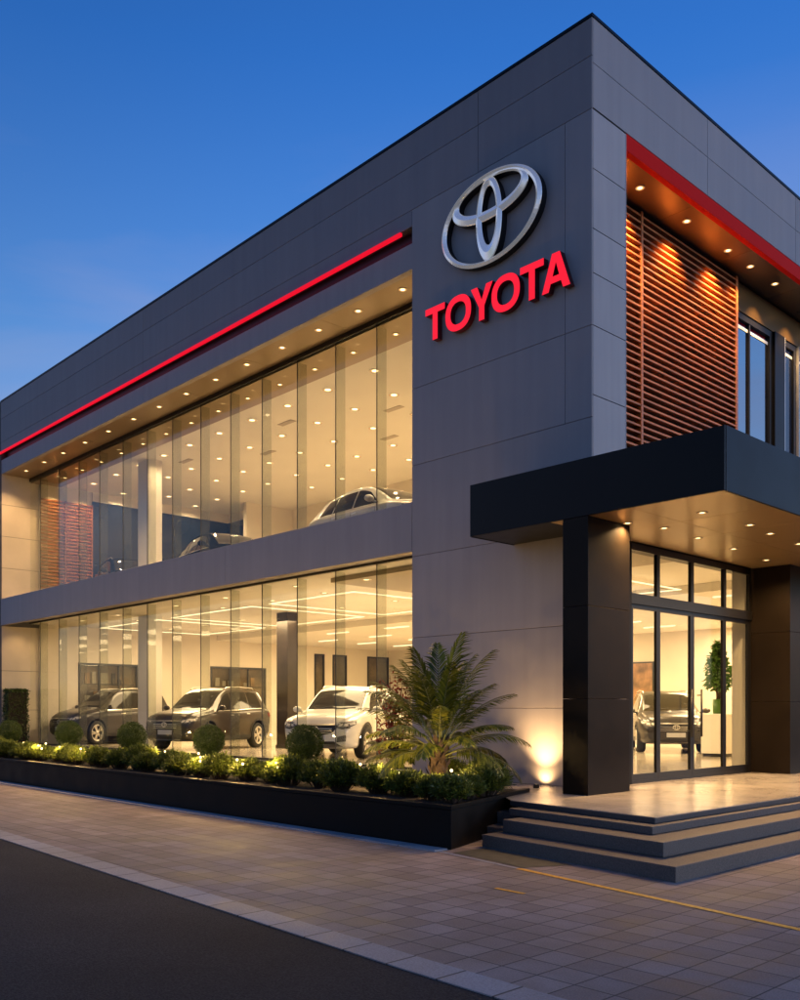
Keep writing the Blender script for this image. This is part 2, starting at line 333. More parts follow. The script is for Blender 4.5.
g.add([(x, y, .004) for x, y in a] + [(x, y, .004) for x, y in b] + [(x, y, -.02) for x, y in a], [(0, 1, 5, 4), (1, 2, 6, 5), (2, 3, 7, 6), (8, 9, 1, 0), (9, 10, 2, 1), (10, 11, 3, 2)]); struct(g, 'kerb', M['kerb'])
g = MB(); g.box(-24, .60, -3.90, -3.69, -.01, .018); struct(g, 'planter_edging_path', M['edge'])
g = MB()
def strip(p, q, wd, z): 
    p, q = Vector(p), Vector(q); n = Vector((-(q-p).y, (q-p).x)).normalized()*wd/2
    return [tuple(p-n), tuple(q-n), tuple(q+n), tuple(p+n)]
g.sheet(strip((1.95, -4.07), (12, -5.79), .07, .004), .004); struct(g, 'road_marking', M['yellow'])
g = MB(); g.sheet([(2.46, -4.99), (2.80, -5.00), (2.80, -5.05), (2.46, -5.04)], .004); struct(g, 'road_marking', M['yellow'])
g = MB(); g.sheet(strip((.62, -3.84), (1.94, -4.068), .05, .004), .004); struct(g, 'pale_road_marking', M['edge'])
g = MB(); g.sheet([(.78, -3.80), (1.95, -4.0), (2.2, -3.50), (.80, -3.28)], .004); struct(g, 'paving_patch', M['mossy'])

# ------------------------------------------------------------------ the building
BX = -23.3
B = thing('showroom_building', 'two storey grey car showroom with lit glass front, red light strip and black entrance canopy', 'building')
def part(mb, name, m, parent=B, recalc=False): return mb.build(name, m, parent, recalc=recalc)

def panels(mb, plane, pos, us, zs, th=.02, gap=.012, sign=1, mat=0, bev=.003):
    """cladding panels with open joints; plane 'y' (face towards -y at y=pos) or 'x' (face towards +x at x=pos)"""
    for i in range(len(us)-1):
        for k in range(len(zs)-1):
            u0, u1, z0, z1 = us[i]+gap/2, us[i+1]-gap/2, zs[k]+gap/2, zs[k+1]-gap/2
            if plane == 'y': mb.bbox(u0, u1, pos, pos+th, z0, z1, bev, mat)
            else: mb.bbox(pos-th, pos, u0, u1, z0, z1, bev, mat)
def rng(a, b, n): return [a+(b-a)*i/n for i in range(n+1)]

ROOF = 11.78; FZ0, FZ1 = 9.39, 10.02; BZ0, BZ1 = 4.39, 5.27; GY = .97; CX = -3.787
# corner wall: core + cladding
c = MB(); c.box(CX+.02, -.022, .022, .85, .0, ROOF-.05)
part(c, 'wall_core', M['gap'])
c = MB()
panels(c, 'y', 0, [CX, -.484, 0], [5.9, 7.25, 10.42], gap=.007)
panels(c, 'y', 0, [CX, 0], [.45, 1.63, 2.87, 4.3, 5.9], gap=.007)
panels(c, 'x', 0, [.022, .88], [.45, 2.1, 3.15, 4.2, 5.25, 6.23, 7.25, 8.02, 8.67, 9.55, 10.42])
c.box(CX, CX+.018, .022, GY, .45, FZ0-.002)                   # return of the corner wall beside the glazing
c.box(-.5, 0, .881, .899, .45, 10.42)
part(c, 'corner_wall', M['panel'])
c = MB(); c.box(CX, .001, -.012, .02, .0, .44); part(c, 'plinth', M['nosing'])
# upper fascia
c = MB(); c.box(BX, CX+.02, .022, .30, 10.12, ROOF-.05); c.box(-.30, -.022, 1.0, 16, 10.44, ROOF-.05)
c.box(BX, -.3, .3, 18, ROOF-.25, ROOF-.12); part(c, 'roof_slab', M['gap'])
c = MB()
panels(c, 'y', 0, [BX, -13.6, CX], [10.13, 10.42], gap=.007); panels(c, 'y', 0, [BX, -13.6, -2.23, 0], [10.42, 11.2, ROOF-.02], gap=.007)
part(c, 'upper_fascia', M['panel_dark']); c = MB()
panels(c, 'x', 0, [.022, 3.4, 6.9, 10.4, 14], [10.44, 11.1, ROOF-.02], gap=.008)
part(c, 'upper_fascia', M['panel_dark'])
c = MB(); c.box(BX-.02, .012, -.012, .34, ROOF-.018, ROOF+.03); c.box(-.34, .012, .341, 16, ROOF-.018, ROOF+.03); part(c, 'parapet_cap', M['dark'])
# red light strip and shadow gap
c = MB(); c.bbox(BX, -4.03, -.06, -.002, 10.035, 10.10, .01); o = part(c, 'light_strip', M['red_led']); o['label'] = 'glowing red light strip'
c = MB(); c.box(BX, CX-.002, .16, .20, 9.86, 10.13); part(c, 'shadow_gap', M['black'])
# lower fascia (below the gap)
c = MB(); panels(c, 'y', .02, [BX, -13.6, CX-.004], [FZ0, 9.85], gap=.006); c.box(BX, CX-.004, .04, .159, FZ0+.002, 9.86); part(c, 'lower_fascia', M['panel'])
# soffit upper front
c = MB()
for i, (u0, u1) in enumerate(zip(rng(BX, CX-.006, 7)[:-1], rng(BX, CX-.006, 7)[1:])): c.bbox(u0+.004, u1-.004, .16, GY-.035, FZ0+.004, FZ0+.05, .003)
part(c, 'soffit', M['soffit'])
# floor band between storeys
c = MB(); panels(c, 'y', 0, [BX, -16.5, -9.8, CX-.004], [BZ0, BZ1], th=.03, gap=.006); c.box(BX, CX-.004, .032, GY-.03, BZ0+.16, BZ1-.02); part(c, 'floor_band', M['panel'])
c = MB(); c.box(BX, CX-.006, .032, .13, BZ0+.006, BZ0+.15); part(c, 'band_underside', M['soffit'])
# end pier (beige return wall on the left)
c = MB(); panels(c, 'x', BX, [.03, GY+.3], [.0, 1.6, 2.9, 4.38]); part(c, 'end_pier', M['beige']); c = MB(); panels(c, 'x', BX, [.03, GY+.3], [5.28, 6.3, 7.35, 8.4, FZ0+.04])
part(c, 'end_pier', M['beige'])
c = MB(); c.box(BX-.4, BX-.021, 0, 18, 0, ROOF); part(c, 'end_wall_core', M['gap'])
# ground floor slab, upper floor slab
c = MB(); c.box(BX, -.06, .80, 18, .02, .446); part(c, 'ground_slab', M['nosing'])
c = MB(); c.box(BX, -.06, .86, 17.5, .447, .452); part(c, 'floor', M['floor_in'])
CZ = 4.50
c = MB(); c.box(BX, -.9, GY+.03, 17.5, CZ+.1, 5.0); part(c, 'upper_floor_slab', M['floor_in'])
# ---- ground floor ceiling, walls
c = MB(); c.box(BX, -.06, GY+.03, 17.5, CZ, CZ+.08)
part(c, 'ceiling', M['ceil'])
c = MB(); c.box(-7.9, -.6, 1.5, 4.4, CZ-.10, CZ-.002); part(c, 'ceiling_bulkhead', M['ceil_dark'])  # dropped ceiling panel, its shade put into the darker colour
c = MB()   # back raft of the ceiling, a little lower
c.box(BX+.02, -.7, 8.2, 17.3, CZ-.20, CZ-.003); part(c, 'ceiling_raft', M['ceil'])
c = MB()   # end wall, with openings left between
YS = [GY+.30, 2.6, 4.85, 7.9, 10.5, 13.0, 13.55, 14.0, 14.8, 16.0, 17.3, 17.6]
ops = {1: (0.46, 3.25), 3: (.46, 3.3), 5: (.46, 4.0), 7: (.46, 4.0), 9: (.46, 4.0)}
for i in range(len(YS)-1):
    if i in ops: c.box(BX, BX+.12, YS[i], YS[i+1], ops[i][1], CZ)
    else: c.box(BX, BX+.12, YS[i], YS[i+1], .45, CZ)
part(c, 'end_wall', M['cream'])
c = MB(); c.box(BX+.121, -.1, 17.3, 17.42, .45, CZ); part(c, 'back_wall', M['cream'])
c = MB(); c.box(BX+.0, BX+.02, 2.6, 17.3, .45, 4.1); part(c, 'niche_back', M['niche'])
def framed_opening(y0, y1, z0, z1, n, name='interior_window'):
    f = MB(); x = BX+.10; t = .07
    f.box(x, x+.05, y0, y0+t, z0, z1); f.box(x, x+.05, y1-t, y1, z0, z1); f.box(x, x+.05, y0+t, y1-t, z1-t, z1); f.box(x, x+.05, y0+t, y1-t, z0, z0+t)
    for i in range(1, n): yy = lerp(y0, y1, i/n); f.box(x+.005, x+.045, yy-.025, yy+.025, z0+t, z1-t)
    o = part(f, name, M['black'])
    p = MB(); p.box(x+.015, x+.02, y0+t, y1-t, z0+t, z1-t); part(p, 'pane', M['niche_glass'], o)
framed_opening(2.6, 4.85, .46, 3.25, 3); framed_opening(7.9, 10.5, .46, 3.3, 3)
for y0, y1 in ((13.0, 13.55), (14.0, 14.8), (16.0, 17.3)): framed_opening(y0, y1, .46, 4.0, 1)
# shelves of goods behind the two wide openings
for y0, y1 in ((2.75, 4.7), (8.05, 10.35)):
    s = MB()
    for z in (1.2, 1.9, 2.5): s.box(BX+.021, BX+.095, y0, y1, z, z+.03)
    part(s, 'shelf', M['brown'])
    for z in (1.231, 1.931, 2.531):
        y = y0+.1
        while y < y1-.3:
            wd = random.uniform(.08, .28)
            if random.random() < .7: s = MB(); s.bbox(BX+.03, BX+.085, y, y+wd, z, z+random.uniform(.15, .5), .008); part(s, 'shelf_item', M[random.choice(('white', 'white', 'art2', 'black'))])
            y += wd+random.uniform(.03, .2)
# entrance-side partition and core seen through the door
c = MB(); c.box(-.9, -.7, 6.2, 17.3, .453, CZ); part(c, 'side_wall', M['cream'])
# columns
c = MB(); c.bbox(-18.47, -17.80, 2.40, 2.86, .453, CZ, .01); part(c, 'white_column', M['white'])
c = MB(); c.bbox(-18.47, -17.80, 2.40, 2.86, 5.003, 9.27, .01); part(c, 'white_column', M['white'])
c = MB(); c.bbox(-14.72, -14.17, 4.95, 5.33, .453, CZ, .01); c.box(-14.74, -14.15, 4.93, 5.35, .454, .56); part(c, 'dark_column', M['brown'])
# ---- upper storey room
UC = 9.28
c = MB(); c.box(BX, -.9, GY+1.0, 17.5, UC, UC+.06); part(c, 'upper_ceiling', M['ceil'])
c = MB(); c.box(BX, -.9, GY+.04, GY+.998, UC-.02, UC+.04); part(c, 'window_bulkhead', M['soffit'])
c = MB(); c.box(BX, BX+.1, GY+.30, 8.8, 5.0, UC); part(c, 'upper_end_wall', M['cream'])
c = MB(); c.box(BX+.101, BX+.13, 3.1, 8.8, 5.0, 8.95); c.box(BX+.131, -20.9, 8.7, 8.8, 5.0, 8.95); part(c, 'rear_glazing', M['nightglass'])
c = MB(); c.box(BX+.131, -20.9, 8.68, 8.81, 8.951, UC-.001); c.box(BX+.101, BX+.16, 3.1, 8.679, 8.951, UC-.001); c.box(-20.9, -20.7, 7.9, 10.1, 5.0, UC-.001); c.box(-20.69, -1, 10.0, 10.1, 5.0, UC-.001); part(c, 'upper_back_wall', M['cream'])
c = MB(); c.box(-19.8, -18.3, 9.9, 9.995, 5.003, 7.1); part(c, 'upper_door', M['cabinet'])
# timber screen on the upper end wall
c = MB()
z = 5.05
while z < 8.75: c.box(BX+.101, BX+.17, 1.28, 3.05, z, z+.05); z += .115
c.box(BX+.10, BX+.18, 2.1, 2.16, 5.0, 8.8); c.box(BX+.10, BX+.18, 3.05, 3.1, 5.0, 8.8); part(c, 'slat_screen', M['wood'])
# ---- glazing: panes, fins, joints
MX = [CX-.003, -4.55, -5.80, -7.09, -8.42, -9.76, -11.07, -12.43, -13.83, -15.19, -16.61, -18.09, -19.50, -20.97, -22.46, BX+.003]
for lo, hi in ((.455, CZ+.05), (5.003, FZ0-.05)):
    for i in range(len(MX)-1):
        p = MB(); p.box(MX[i+1]+.008, MX[i]-.008, GY, GY+.014, lo+.05, hi-.045)
        part(p, 'glass_pane', M['glass'])
    for x in MX[1:-1]:
        p = MB(); p.box(x-.007, x+.007, GY+.0145, GY+.26, lo+.01, hi-.05); part(p, 'glass_fin', M['fin'])
        p = MB(); p.box(x-.0075, x+.0075, GY-.003, GY+.0142, lo+.051, hi-.046); part(p, 'glazing_joint', M['joint'])
    f = MB(); f.box(BX, CX-.004, GY-.03, GY+.04, hi-.045, hi+.09); f.box(BX, CX-.004, GY-.03, GY+.04, lo-.0, lo+.05); part(f, 'glazing_rail', M['black'])

# ---- right side: red trim, soffit, timber screen, upper windows
c = MB(); c.bbox(-.10, .004, .902, 14, 10.17, 10.43, .004); part(c, 'red_trim', M['red_paint'])
c = MB()
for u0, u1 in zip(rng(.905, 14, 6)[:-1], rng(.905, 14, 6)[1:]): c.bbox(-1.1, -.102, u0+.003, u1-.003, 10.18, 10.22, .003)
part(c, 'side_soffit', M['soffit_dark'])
c = MB(); c.box(-.92, -.86, .902, 5.98, 4.9, 10.12); part(c, 'screen_backing', M['woodback'])
c = MB(); z = 5.0
while z < 10.08: c.bbox(-.85, -.745, .905, 5.90, z, z+.036, .006); z += .120
c.box(-.858, -.735, 2.50, 2.56, 4.95, 10.13); c.box(-.858, -.735, 5.90, 5.98, 4.95, 10.13)
part(c, 'timber_screen', M['wood'])
c = MB(); c.bbox(-.90, -.84, 5.985, 9.0, 9.58, 10.14, .004); c.bbox(-.90, -.84, 9.006, 12.4, 9.58, 10.14, .004); part(c, 'window_header', M['header'])
def side_window(y0, y1, z0, z1, mull, gm='skyglass'):
    f = MB(); x0, x1 = -.95, -.86; t = .12
    f.box(x0, x1, y0, y0+.05, z0, z1); f.box(x0, x1, y1-t, y1, z0, z1); f.box(x0, x1, y0+.05, y1-t, z1-t, z1); f.box(x0, x1, y0+.05, y1-t, z0, z0+t)
    for y in mull: f.box(x0, x1-.01, y-.025, y+.025, z0+t, z1-t)
    o = part(f, 'upper_window', M['black'])
    p = MB(); p.box(x0+.03, x0+.04, y0+.05, y1-t, z0+t, z1-t); part(p, 'pane', M[gm], o)
side_window(5.985, 7.75, 4.98, 9.57, [6.75]); side_window(8.25, 8.92, 4.98, 9.57, [], 'nightglass'); side_window(8.96, 10.5, 4.98, 9.57, [9.7], 'nightglass')
c = MB(); c.box(-.95, -.80, 7.75, 8.22, 4.98, 9.575); part(c, 'window_pier', M['dark'])
c = MB(); c.box(-.86, -.80, 8.225, 8.24, 4.98, 9.57); part(c, 'window_trim', M['chrome']); c = MB(); c.box(-.86, -.80, 8.925, 8.94, 4.98, 9.57); part(c, 'window_trim', M['chrome'])
c = MB(); c.box(-1.2, -1.0, 6.0, 14, 4.9, 10.2); part(c, 'side_room_blind', M['cabinet'])

# ---- canopy
c = MB(); KX, KY, KZ0, KZ1 = 2.593, -1.03, 4.20, 4.985
panels(c, 'y', KY, [-1.478, KX], [KZ0, KZ1], th=.03)
panels(c, 'x', KX, [KY+.032, 1.6, 4.2, 6.8, 9.0], [KZ0, KZ1], th=.03, gap=.008)
c.box(-1.478, KX-.031, KY+.031, -.015, KZ0+.05, KZ1-.01); c.box(.003, KX-.031, -.0149, 9.0, KZ0+.05, KZ1-.01)
c.box(-1.478, -1.45, KY+.031, -.015, KZ0, KZ0+.05)
can = part(c, 'canopy', M['dark'])
c = MB()
for u0, u1 in zip(rng(.004, KX-.033, 2)[:-1], rng(.004, KX-.033, 2)[1:]):
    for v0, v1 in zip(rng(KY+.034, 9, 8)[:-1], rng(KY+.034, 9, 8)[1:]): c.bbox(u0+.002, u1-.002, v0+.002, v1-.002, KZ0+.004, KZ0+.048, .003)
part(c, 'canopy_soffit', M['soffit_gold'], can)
c = MB(); c.bbox(-1.448, .001, KY+.034, -.016, KZ0+.006, KZ0+.048, .003); part(c, 'canopy_wing_soffit', M['dark'], can)
# ---- pillars
c = MB()
for z0, z1 in ((.452, 1.75), (1.754, 3.0), (3.004, KZ0+.003)):
    c.bbox(.232, .649, -1.023, .0-.02, z0, z1, .004)
part(c, 'entrance_pillar', M['pillar'])
c = MB()
for z0, z1 in ((.452, 1.75), (1.754, 3.0), (3.004, KZ0+.003)):
    c.bbox(-.04, .70, 5.06, 6.2, z0, z1, .004); c.bbox(-.04, .45, 6.21, 9, z0, z1, .004)
part(c, 'entrance_pillar', M['pillar'])
c = MB(); c.box(-.5, .0, .90, 1.05, .453, KZ0); c.box(-.12, -.05, 5.06, 6.2, .453, KZ0); c.box(-.5, -.1, .9, 9, KZ0-.02, 4.95); part(c, 'door_jamb_wall', M['dark'])
c = MB(); c.box(-.40, -.121, 5.06, 5.2, .453, KZ0-.025); c.box(-.40, -.13, 5.201, 6.3, .453, KZ0-.025); part(c, 'lobby_wall', M['white'])

# ---- entrance doors
f = MB(); DX0, DX1 = -.09, -.03
f.box(DX0, DX1, 1.05, 5.058, 4.09, 4.19); f.box(DX0-.06, DX1+.03, 1.05, 5.058, 3.25, 3.41); f.box(DX0, DX1, 1.05, 1.10, .453, 4.09); f.box(DX0, DX1, 5.0, 5.058, .453, 4.09)
for y in (1.875, 2.95, 4.08): f.box(DX0, DX1, y-.045, y+.045, 3.41, 4.09)
f.box(DX0, DX1, 1.10, 5.0, .452, .50)
df = part(f, 'door_surround', M['black'])
for a0, a1 in ((1.10, 1.83), (1.92, 2.905), (2.995, 4.035), (4.125, 5.0)):
    p = MB(); p.box(-.066, -.056, a0, a1, 3.41, 4.09); part(p, 'transom_pane', M['glass'], df)
def leaf(y0, y1, handle, sd):
    f = MB(); t = .06 if handle else .045
    f.box(DX0+.005, DX1-.005, y0, y0+t, .50, 3.249); f.box(DX0+.005, DX1-.005, y1-t, y1, .50, 3.249); f.box(DX0+.005, DX1-.005, y0+t, y1-t, 3.18, 3.249); f.box(DX0+.005, DX1-.005, y0+t, y1-t, .501, .60)
    o = part(f, 'door' if handle else 'side_light', M['black'])
    p = MB(); p.box(-.066, -.056, y0+t, y1-t, .60, 3.18); part(p, 'pane', M['glass'], o)
    if handle:
        h = MB(); y = y1-.16 if sd > 0 else y0+.16
        h.tube([(.045, y, 1.15), (.045, y, 1.95)], .018, 10)
        for z in (1.25, 1.85): h.tube([(DX1-.01, y, z), (.045, y, z)], .010, 8)
        part(h, 'handle', M['black'], o)
leaf(1.10, 1.87, False, 0); leaf(1.875, 2.947, True, 1); leaf(2.953, 4.075, True, -1); leaf(4.08, 5.0, False, 0)

for y in (1.7, 2.7): spot((BX+.75, y, UC-.08), 45, aim=(-.5, 0, -1), ang=80)  # spots without fittings, added to brighten the upper slat screen
# ---- lights (fixtures are parts of the building; most lamps shine from them)
def downlight(x, y, z, name, m, r=.05, parent=B, trim=None):
    d = MB(); d.lathe([(.0001, -.004), (r, -.004)], 14, (x, y, z)); 
    d.lathe([(r, -.004), (r*1.75, -.006)], 16, (x, y, z), mat=2)
    d.lathe([(r*1.75, -.006), (r*1.75+.004, -.010), (r*1.75+.012, -.007), (r*1.75+.014, 0)], 16, (x, y, z), mat=1)
    return part(d, name, [m, trim or M['trimring'], M['halo']], parent)
for x in (-4.5, -5.76, -7.0, -8.26, -9.6, -10.9, -12.24, -13.58, -14.96, -16.44, -17.93, -19.44, -20.85, -22.3):
    downlight(x, .45, FZ0+.004, 'soffit_downlight', M['lamp'], .045); spot((x, .45, FZ0-.01), 190, aim=(0, -.22, -1), ang=125)
for x, y in ((.73, -.2), (.89, .49), (1.78, -.07), (.84, 1.54), (1.84, 1.16), (1.75, 1.99), (.76, 2.82), (.62, 4.29), (1.68, 3.14), (.6, 5.67), (1.7, 4.6), (1.7, 6.0)):
    downlight(x, y, KZ0+.004, 'canopy_downlight', M['lamp'], .035, can); spot((x, y, KZ0-.01), 115, ang=145)
for y in (1.95, 3.45, 4.95, 5.85, 6.91, 8.4, 9.9):
    downlight(-.42, y, 10.18, 'side_soffit_downlight', M['lamp'], .04); spot((-.42, y, 10.16), 420 if y < 5.5 else 150, aim=(-.15, 0, -1), ang=92)
for x in (-22.7,): spot((x, .5, BZ0+.1), 20, ang=120); downlight(x, .5, BZ0+.159, 'band_downlight', M['lamp'], .04)
# ground floor led lines (rectangles of light on the ceiling) and short slots
def led_ring(x0, x1, y0, y1, z, wd=.045):
    d = MB(); h = .02
    d.box(x0, x1, y0, y0+wd, z-h, z-.001); d.box(x0, x1, y1-wd, y1, z-h, z-.001); d.box(x0, x0+wd, y0+wd, y1-wd, z-h, z-.001); d.box(x1-wd, x1, y0+wd, y1-wd, z-h, z-.001)
    o_ = part(d, 'led_ring', M['led'])
    s_ = MB()
    for hx in (x0+.5, x1-.5):
        for hy in (y0+wd/2, y1-wd/2): s_.box(hx-.004, hx+.004, hy-.004, hy+.004, z-.001, CZ)
    part(s_, 'hanger', M['white'], o_)
for r in ((-21.5, -17.6, 2.6, 6.6), (-16.8, -12.6, 2.6, 6.6), (-11.8, -8.4, 2.6, 6.6), (-7.5, -3.0, 4.7, 7.8)): led_ring(*r, CZ-.14)
for x in (-20, -17, -14, -11, -8, -5, -2.4):
    for y in (9.2, 11.2, 13.2, 15.2):
        d = MB(); d.box(x-.55, x+.55, y-.05, y+.05, CZ-.225, CZ-.201); part(d, 'slot_light', M['led'])
for x in (-21, -18.5, -15, -12.5, -9.5, -7, -4.8):
    downlight(x, 1.75, CZ if x < -8 else CZ-.10, 'ceiling_downlight', M['lamp_in'], .06, trim=M['white'])
for x, y in ((-19.5, 4.6), (-14.7, 4.2), (-10.1, 4.6), (-5.2, 6.2), (-19, 11), (-13, 11), (-7, 11), (-3, 12.5), (-13, 15), (-6, 15.3)):
    area((x, y, CZ-.26), 2.2, 2.2, 170, col=WARM_IN)  # area fills with no fitting, added to light the ground floor
for x in (-20.5, -16.9, -12.4, -9.0): spot((x, 1.9, CZ-.05), 60, aim=(0, .1, -1), ang=120)
for y in (3.0, 5.4, 7.6):
    for x in (-21.8, -19.6, -17.2, -14.6, -12.2, -10, -8.2):
        downlight(x, y, CZ, 'ceiling_downlight', M['lamp_in'], .06, trim=M['white'])
# upper floor: rows of downlights
k = 0
for j, y in enumerate((2.6, 4.0, 5.4, 6.9, 8.3)):
    for i in range(12):
        x = -4.6-i*1.58-(.7 if j % 2 else 0)
        if y > 8 and x < -18: continue
        dx = x+random.uniform(-.1, .1); downlight(dx, y, UC, 'upper_ceiling_downlight', M['lamp_in'], .075, trim=M['white']); spot((dx, y, UC-.012), 85, ang=150, rad=.05, col=WARM_IN)
for i in range(14):
    downlight(-4.5-i*1.33, GY+.55, UC-.02, 'bulkhead_downlight', M['lamp'], .04)
c = MB()
for x, y in ((-6.5, 3.4), (-9.3, 4.7), (-12.1, 3.4), (-8.2, 6.2), (-14.8, 4.7), (-11.2, 6.3), (-17.3, 3.4), (-5.2, 5.6)):
    v = MB(); v.box(x-.3, x+.3, y-.09, y+.09, UC-.012, UC-.001); part(v, 'ceiling_vent', M['ceil_dark'])

# ------------------------------------------------------------------ entrance steps
ST = thing('entrance_steps', 'wide grey stone entrance steps wrapping the landing below the black canopy', 'steps')
d = Vector((-.9900, .1411))
def stair(corner, ln, yend, z0, z1, name, m, x_left=None):
    cx, cy = corner; q = Vector(corner)+d*ln
    s = MB(); s.bprism([(cx, cy), (cx+.03, yend), (0.05, yend), (0.05, q.y+.6), (q.x, q.y+.6), (q.x, q.y)], z0, z1, .008); return s.build(name, m, ST, recalc=True)
stair((3.43, -3.60), 2.76, 9, -.01, .146, 'step', M['granite'])
stair((3.07, -3.21), 2.36, 9, .147, .296, 'step', M['granite'])
stair((2.70, -2.80), 2.22, 9, .297, .382, 'step', M['granite'])
stair((2.60, -2.58), 2.3, 9, .383, .447, 'nosing', M['nosing'])
s = MB(); q = Vector((2.585, -2.56))+d*2.28
s.prism([(2.585, -2.56), (2.61, 9), (-.06, 9), (-.06, .0), (-1.6, -.02), (-1.6, -.6), (q.x, q.y)], .4475, .452); s.build('landing', M['platform'], ST, recalc=True)
s = MB(); s.prism([(-.06, .0), (-1.6, -.02), (-1.6, -.58), (.3, -2.0), (.5, -1.0)], .2, .4465); s.build('landing_base', M['nosing'], ST, recalc=True)

# ------------------------------------------------------------------ planter
PL = thing('planter', 'long low black planter box filled with shrubs in front of the glass', 'planter')
pts = [(.63, -3.66), (-.27, -1.15), (-23.6, -1.15), (-23.6, -3.50)]
s = MB(); s.bprism(pts, .0, .455, .01); s.build('box', M['planter'], PL, recalc=True)
s = MB()
s.bprism([(.645, -3.675), (.575, -3.60), (-23.6, -3.44), (-23.6, -3.515)], .456, .506, .006); s.bprism([(.645, -3.675), (-.25, -1.13), (-.33, -1.15), (.571, -3.60)], .456, .506, .006)
s.build('rim', M['planter'], PL, recalc=True)
s = MB(); s.prism([(.56, -3.59), (-.33, -1.16), (-23.5, -1.16), (-23.5, -3.43)], .456, .475); s.build('soil', M['soil'], PL, recalc=True)

# ------------------------------------------------------------------ plants
def leaf_quad(mb, p, d, n, ln, wd, m=0, fold=.0):
    """one leaf: base p, direction d, facing n"""
    d = d.normalized(); s = d.cross(n)
    if s.length < 1e-4: s = d.orthogonal()
    s.normalize(); up = s.cross(d)
    mb.add([p, p+d*ln*.5+s*wd*.5+up*fold*ln, p+d*ln, p+d*ln*.5-s*wd*.5+up*fold*ln], [(0, 1, 2, 3)], m)
def rvec(): 
    while True:
        v = Vector((random.uniform(-1, 1), random.uniform(-1, 1), random.uniform(-1, 1)))
        if .05 < v.length < 1: return v.normalized()

def topiary_meshes():
    cr = MB(); r = .32
    for i in range(8500):
        v = rvec(); rr = r*(random.uniform(.80, 1.03) if random.random() < .85 else random.uniform(.4, .8))
        rr *= 1+.05*math.sin(5*v.x+2)*math.sin(4*v.y)*math.cos(5*v.z)
        p = v*rr+Vector((0, 0, .56)); dd = (v*.8+rvec()*.9)
        leaf_quad(cr, p, dd, rvec()+v, random.uniform(.020, .040), random.uniform(.012, .020), fold=.1)
    cr.lathe([(.0001, .56-.25), (.15, .56-.2), (.235, .56-.08), (.25, .56), (.235, .56+.08), (.15, .56+.2), (.0001, .56+.25)], 20)
    tr = MB(); tr.tube([(0, 0, -.02), (.01, .0, .15), (-.005, .01, .30), (0, 0, .5)], [.035, .028, .026, .02], 8)
    for k in range(7):
        a = k*.9; tr.tube([(0, 0, .22), (.07*math.cos(a), .07*math.sin(a), .34), (.17*math.cos(a), .17*math.sin(a), .5)], [.014, .011, .006], 6)
    return cr, tr
cr, tr = topiary_meshes()
tops = [(-4.79, -1.6, .98, 'largest ball topiary, in front of the white car'),
        (-7.87, -1.6, .94, 'ball topiary standing in front of the middle of the bronze brown car'),
        (-11.06, -1.6, .97, 'ball topiary in front of the foot of the white column'),
        (-14.34, -1.6, .97, 'ball topiary in front of the nose of the far dark grey car'),
        (-18.2, -1.6, .95, 'small ball topiary at the far end beside the square hedge')]
T0 = None
for i, (x, y, sc, lb) in enumerate(tops):
    if T0 is None:
        T0 = thing('topiary', 'round clipped ' + lb, 'topiary', (x, y, .475), 0, 'ball topiaries in the planter'); T0.scale = (sc,)*3
        cr.build('crown', M['topiary'], T0); tr.build('trunk', M['bark'], T0)
    else: dup(T0, (x, y, .475), i*1.3, 'round clipped ' + lb, sc)

def shrub_mesh(seed, h, r, n):
    random.seed(seed); mb = MB(); mb2 = MB()
    for k in range(n):
        a = random.uniform(0, 6.283); q = random.random()**.6
        base = Vector((math.cos(a)*r*.35*q, math.sin(a)*r*.35*q, 0))
        out = Vector((math.cos(a)*q*r, math.sin(a)*q*r, .05+h*math.sqrt(max(0, 1-.92*q*q))*random.uniform(.85, 1.06)))
        tip = out*random.uniform(.85, 1.05)
        mid = base.lerp(tip, .5)+Vector((0, 0, h*.12))
        if k % 4 == 0: mb2.tube([base, mid, tip], [.006, .005, .002], 4, cap=False)
        for t in range(7):
            f = .35+.65*t/6; p = (base.lerp(mid, f*2) if f < .5 else mid.lerp(tip, f*2-1))
            ax = (tip-mid).normalized()
            for sd in (0, 1):
                dd = ax*.9+rvec()*.75
                leaf_quad(mb, p, dd, rvec()+Vector((0, 0, 1)), random.uniform(.05, .085), random.uniform(.012, .02), fold=.08)
    return mb, mb2
S = []
for i, (h, r, n) in enumerate(((.31, .33, 380), (.28, .34, 380), (.34, .31, 380), (.26, .33, 360))):
    a, b2 = shrub_mesh(50+i, h, r, n); S.append((a, b2))
ORD = ['first','second','third','fourth','fifth','sixth','seventh','eighth','ninth','tenth','eleventh','twelfth','thirteenth','fourteenth','fifteenth','sixteenth','seventeenth','eighteenth','nineteenth','twentieth','twenty-first','twenty-second','twenty-third','twenty-fourth','twenty-fifth','twenty-sixth','twenty-seventh','twenty-eighth','twenty-ninth','thirtieth','thirty-first','thirty-second','thirty-third','thirty-fourth','thirty-fifth','thirty-sixth','thirty-seventh','thirty-eighth','thirty-ninth','fortieth']
protos = [None]*4
def place_shrub(x, y, sc, rz, kind, label):
    global protos
    if protos[kind] is None:
        t = thing('shrub', label, 'shrub', (x, y, .474), rz, 'low shrubs in the planter'); t.scale = (sc,)*3
        S[kind][0].build('foliage', M['shrub'], t); S[kind][1].build('stem', M['bark'], t); protos[kind] = t
    else: dup(protos[kind], (x, y, .474), rz, label, sc)
random.seed(11)
x = -.75; i = 0
front = []
while x > -20.8: front.append(x); x -= random.uniform(.54, .68)
n = len(front)
SH = ['rounded', 'spreading', 'upright', 'low']
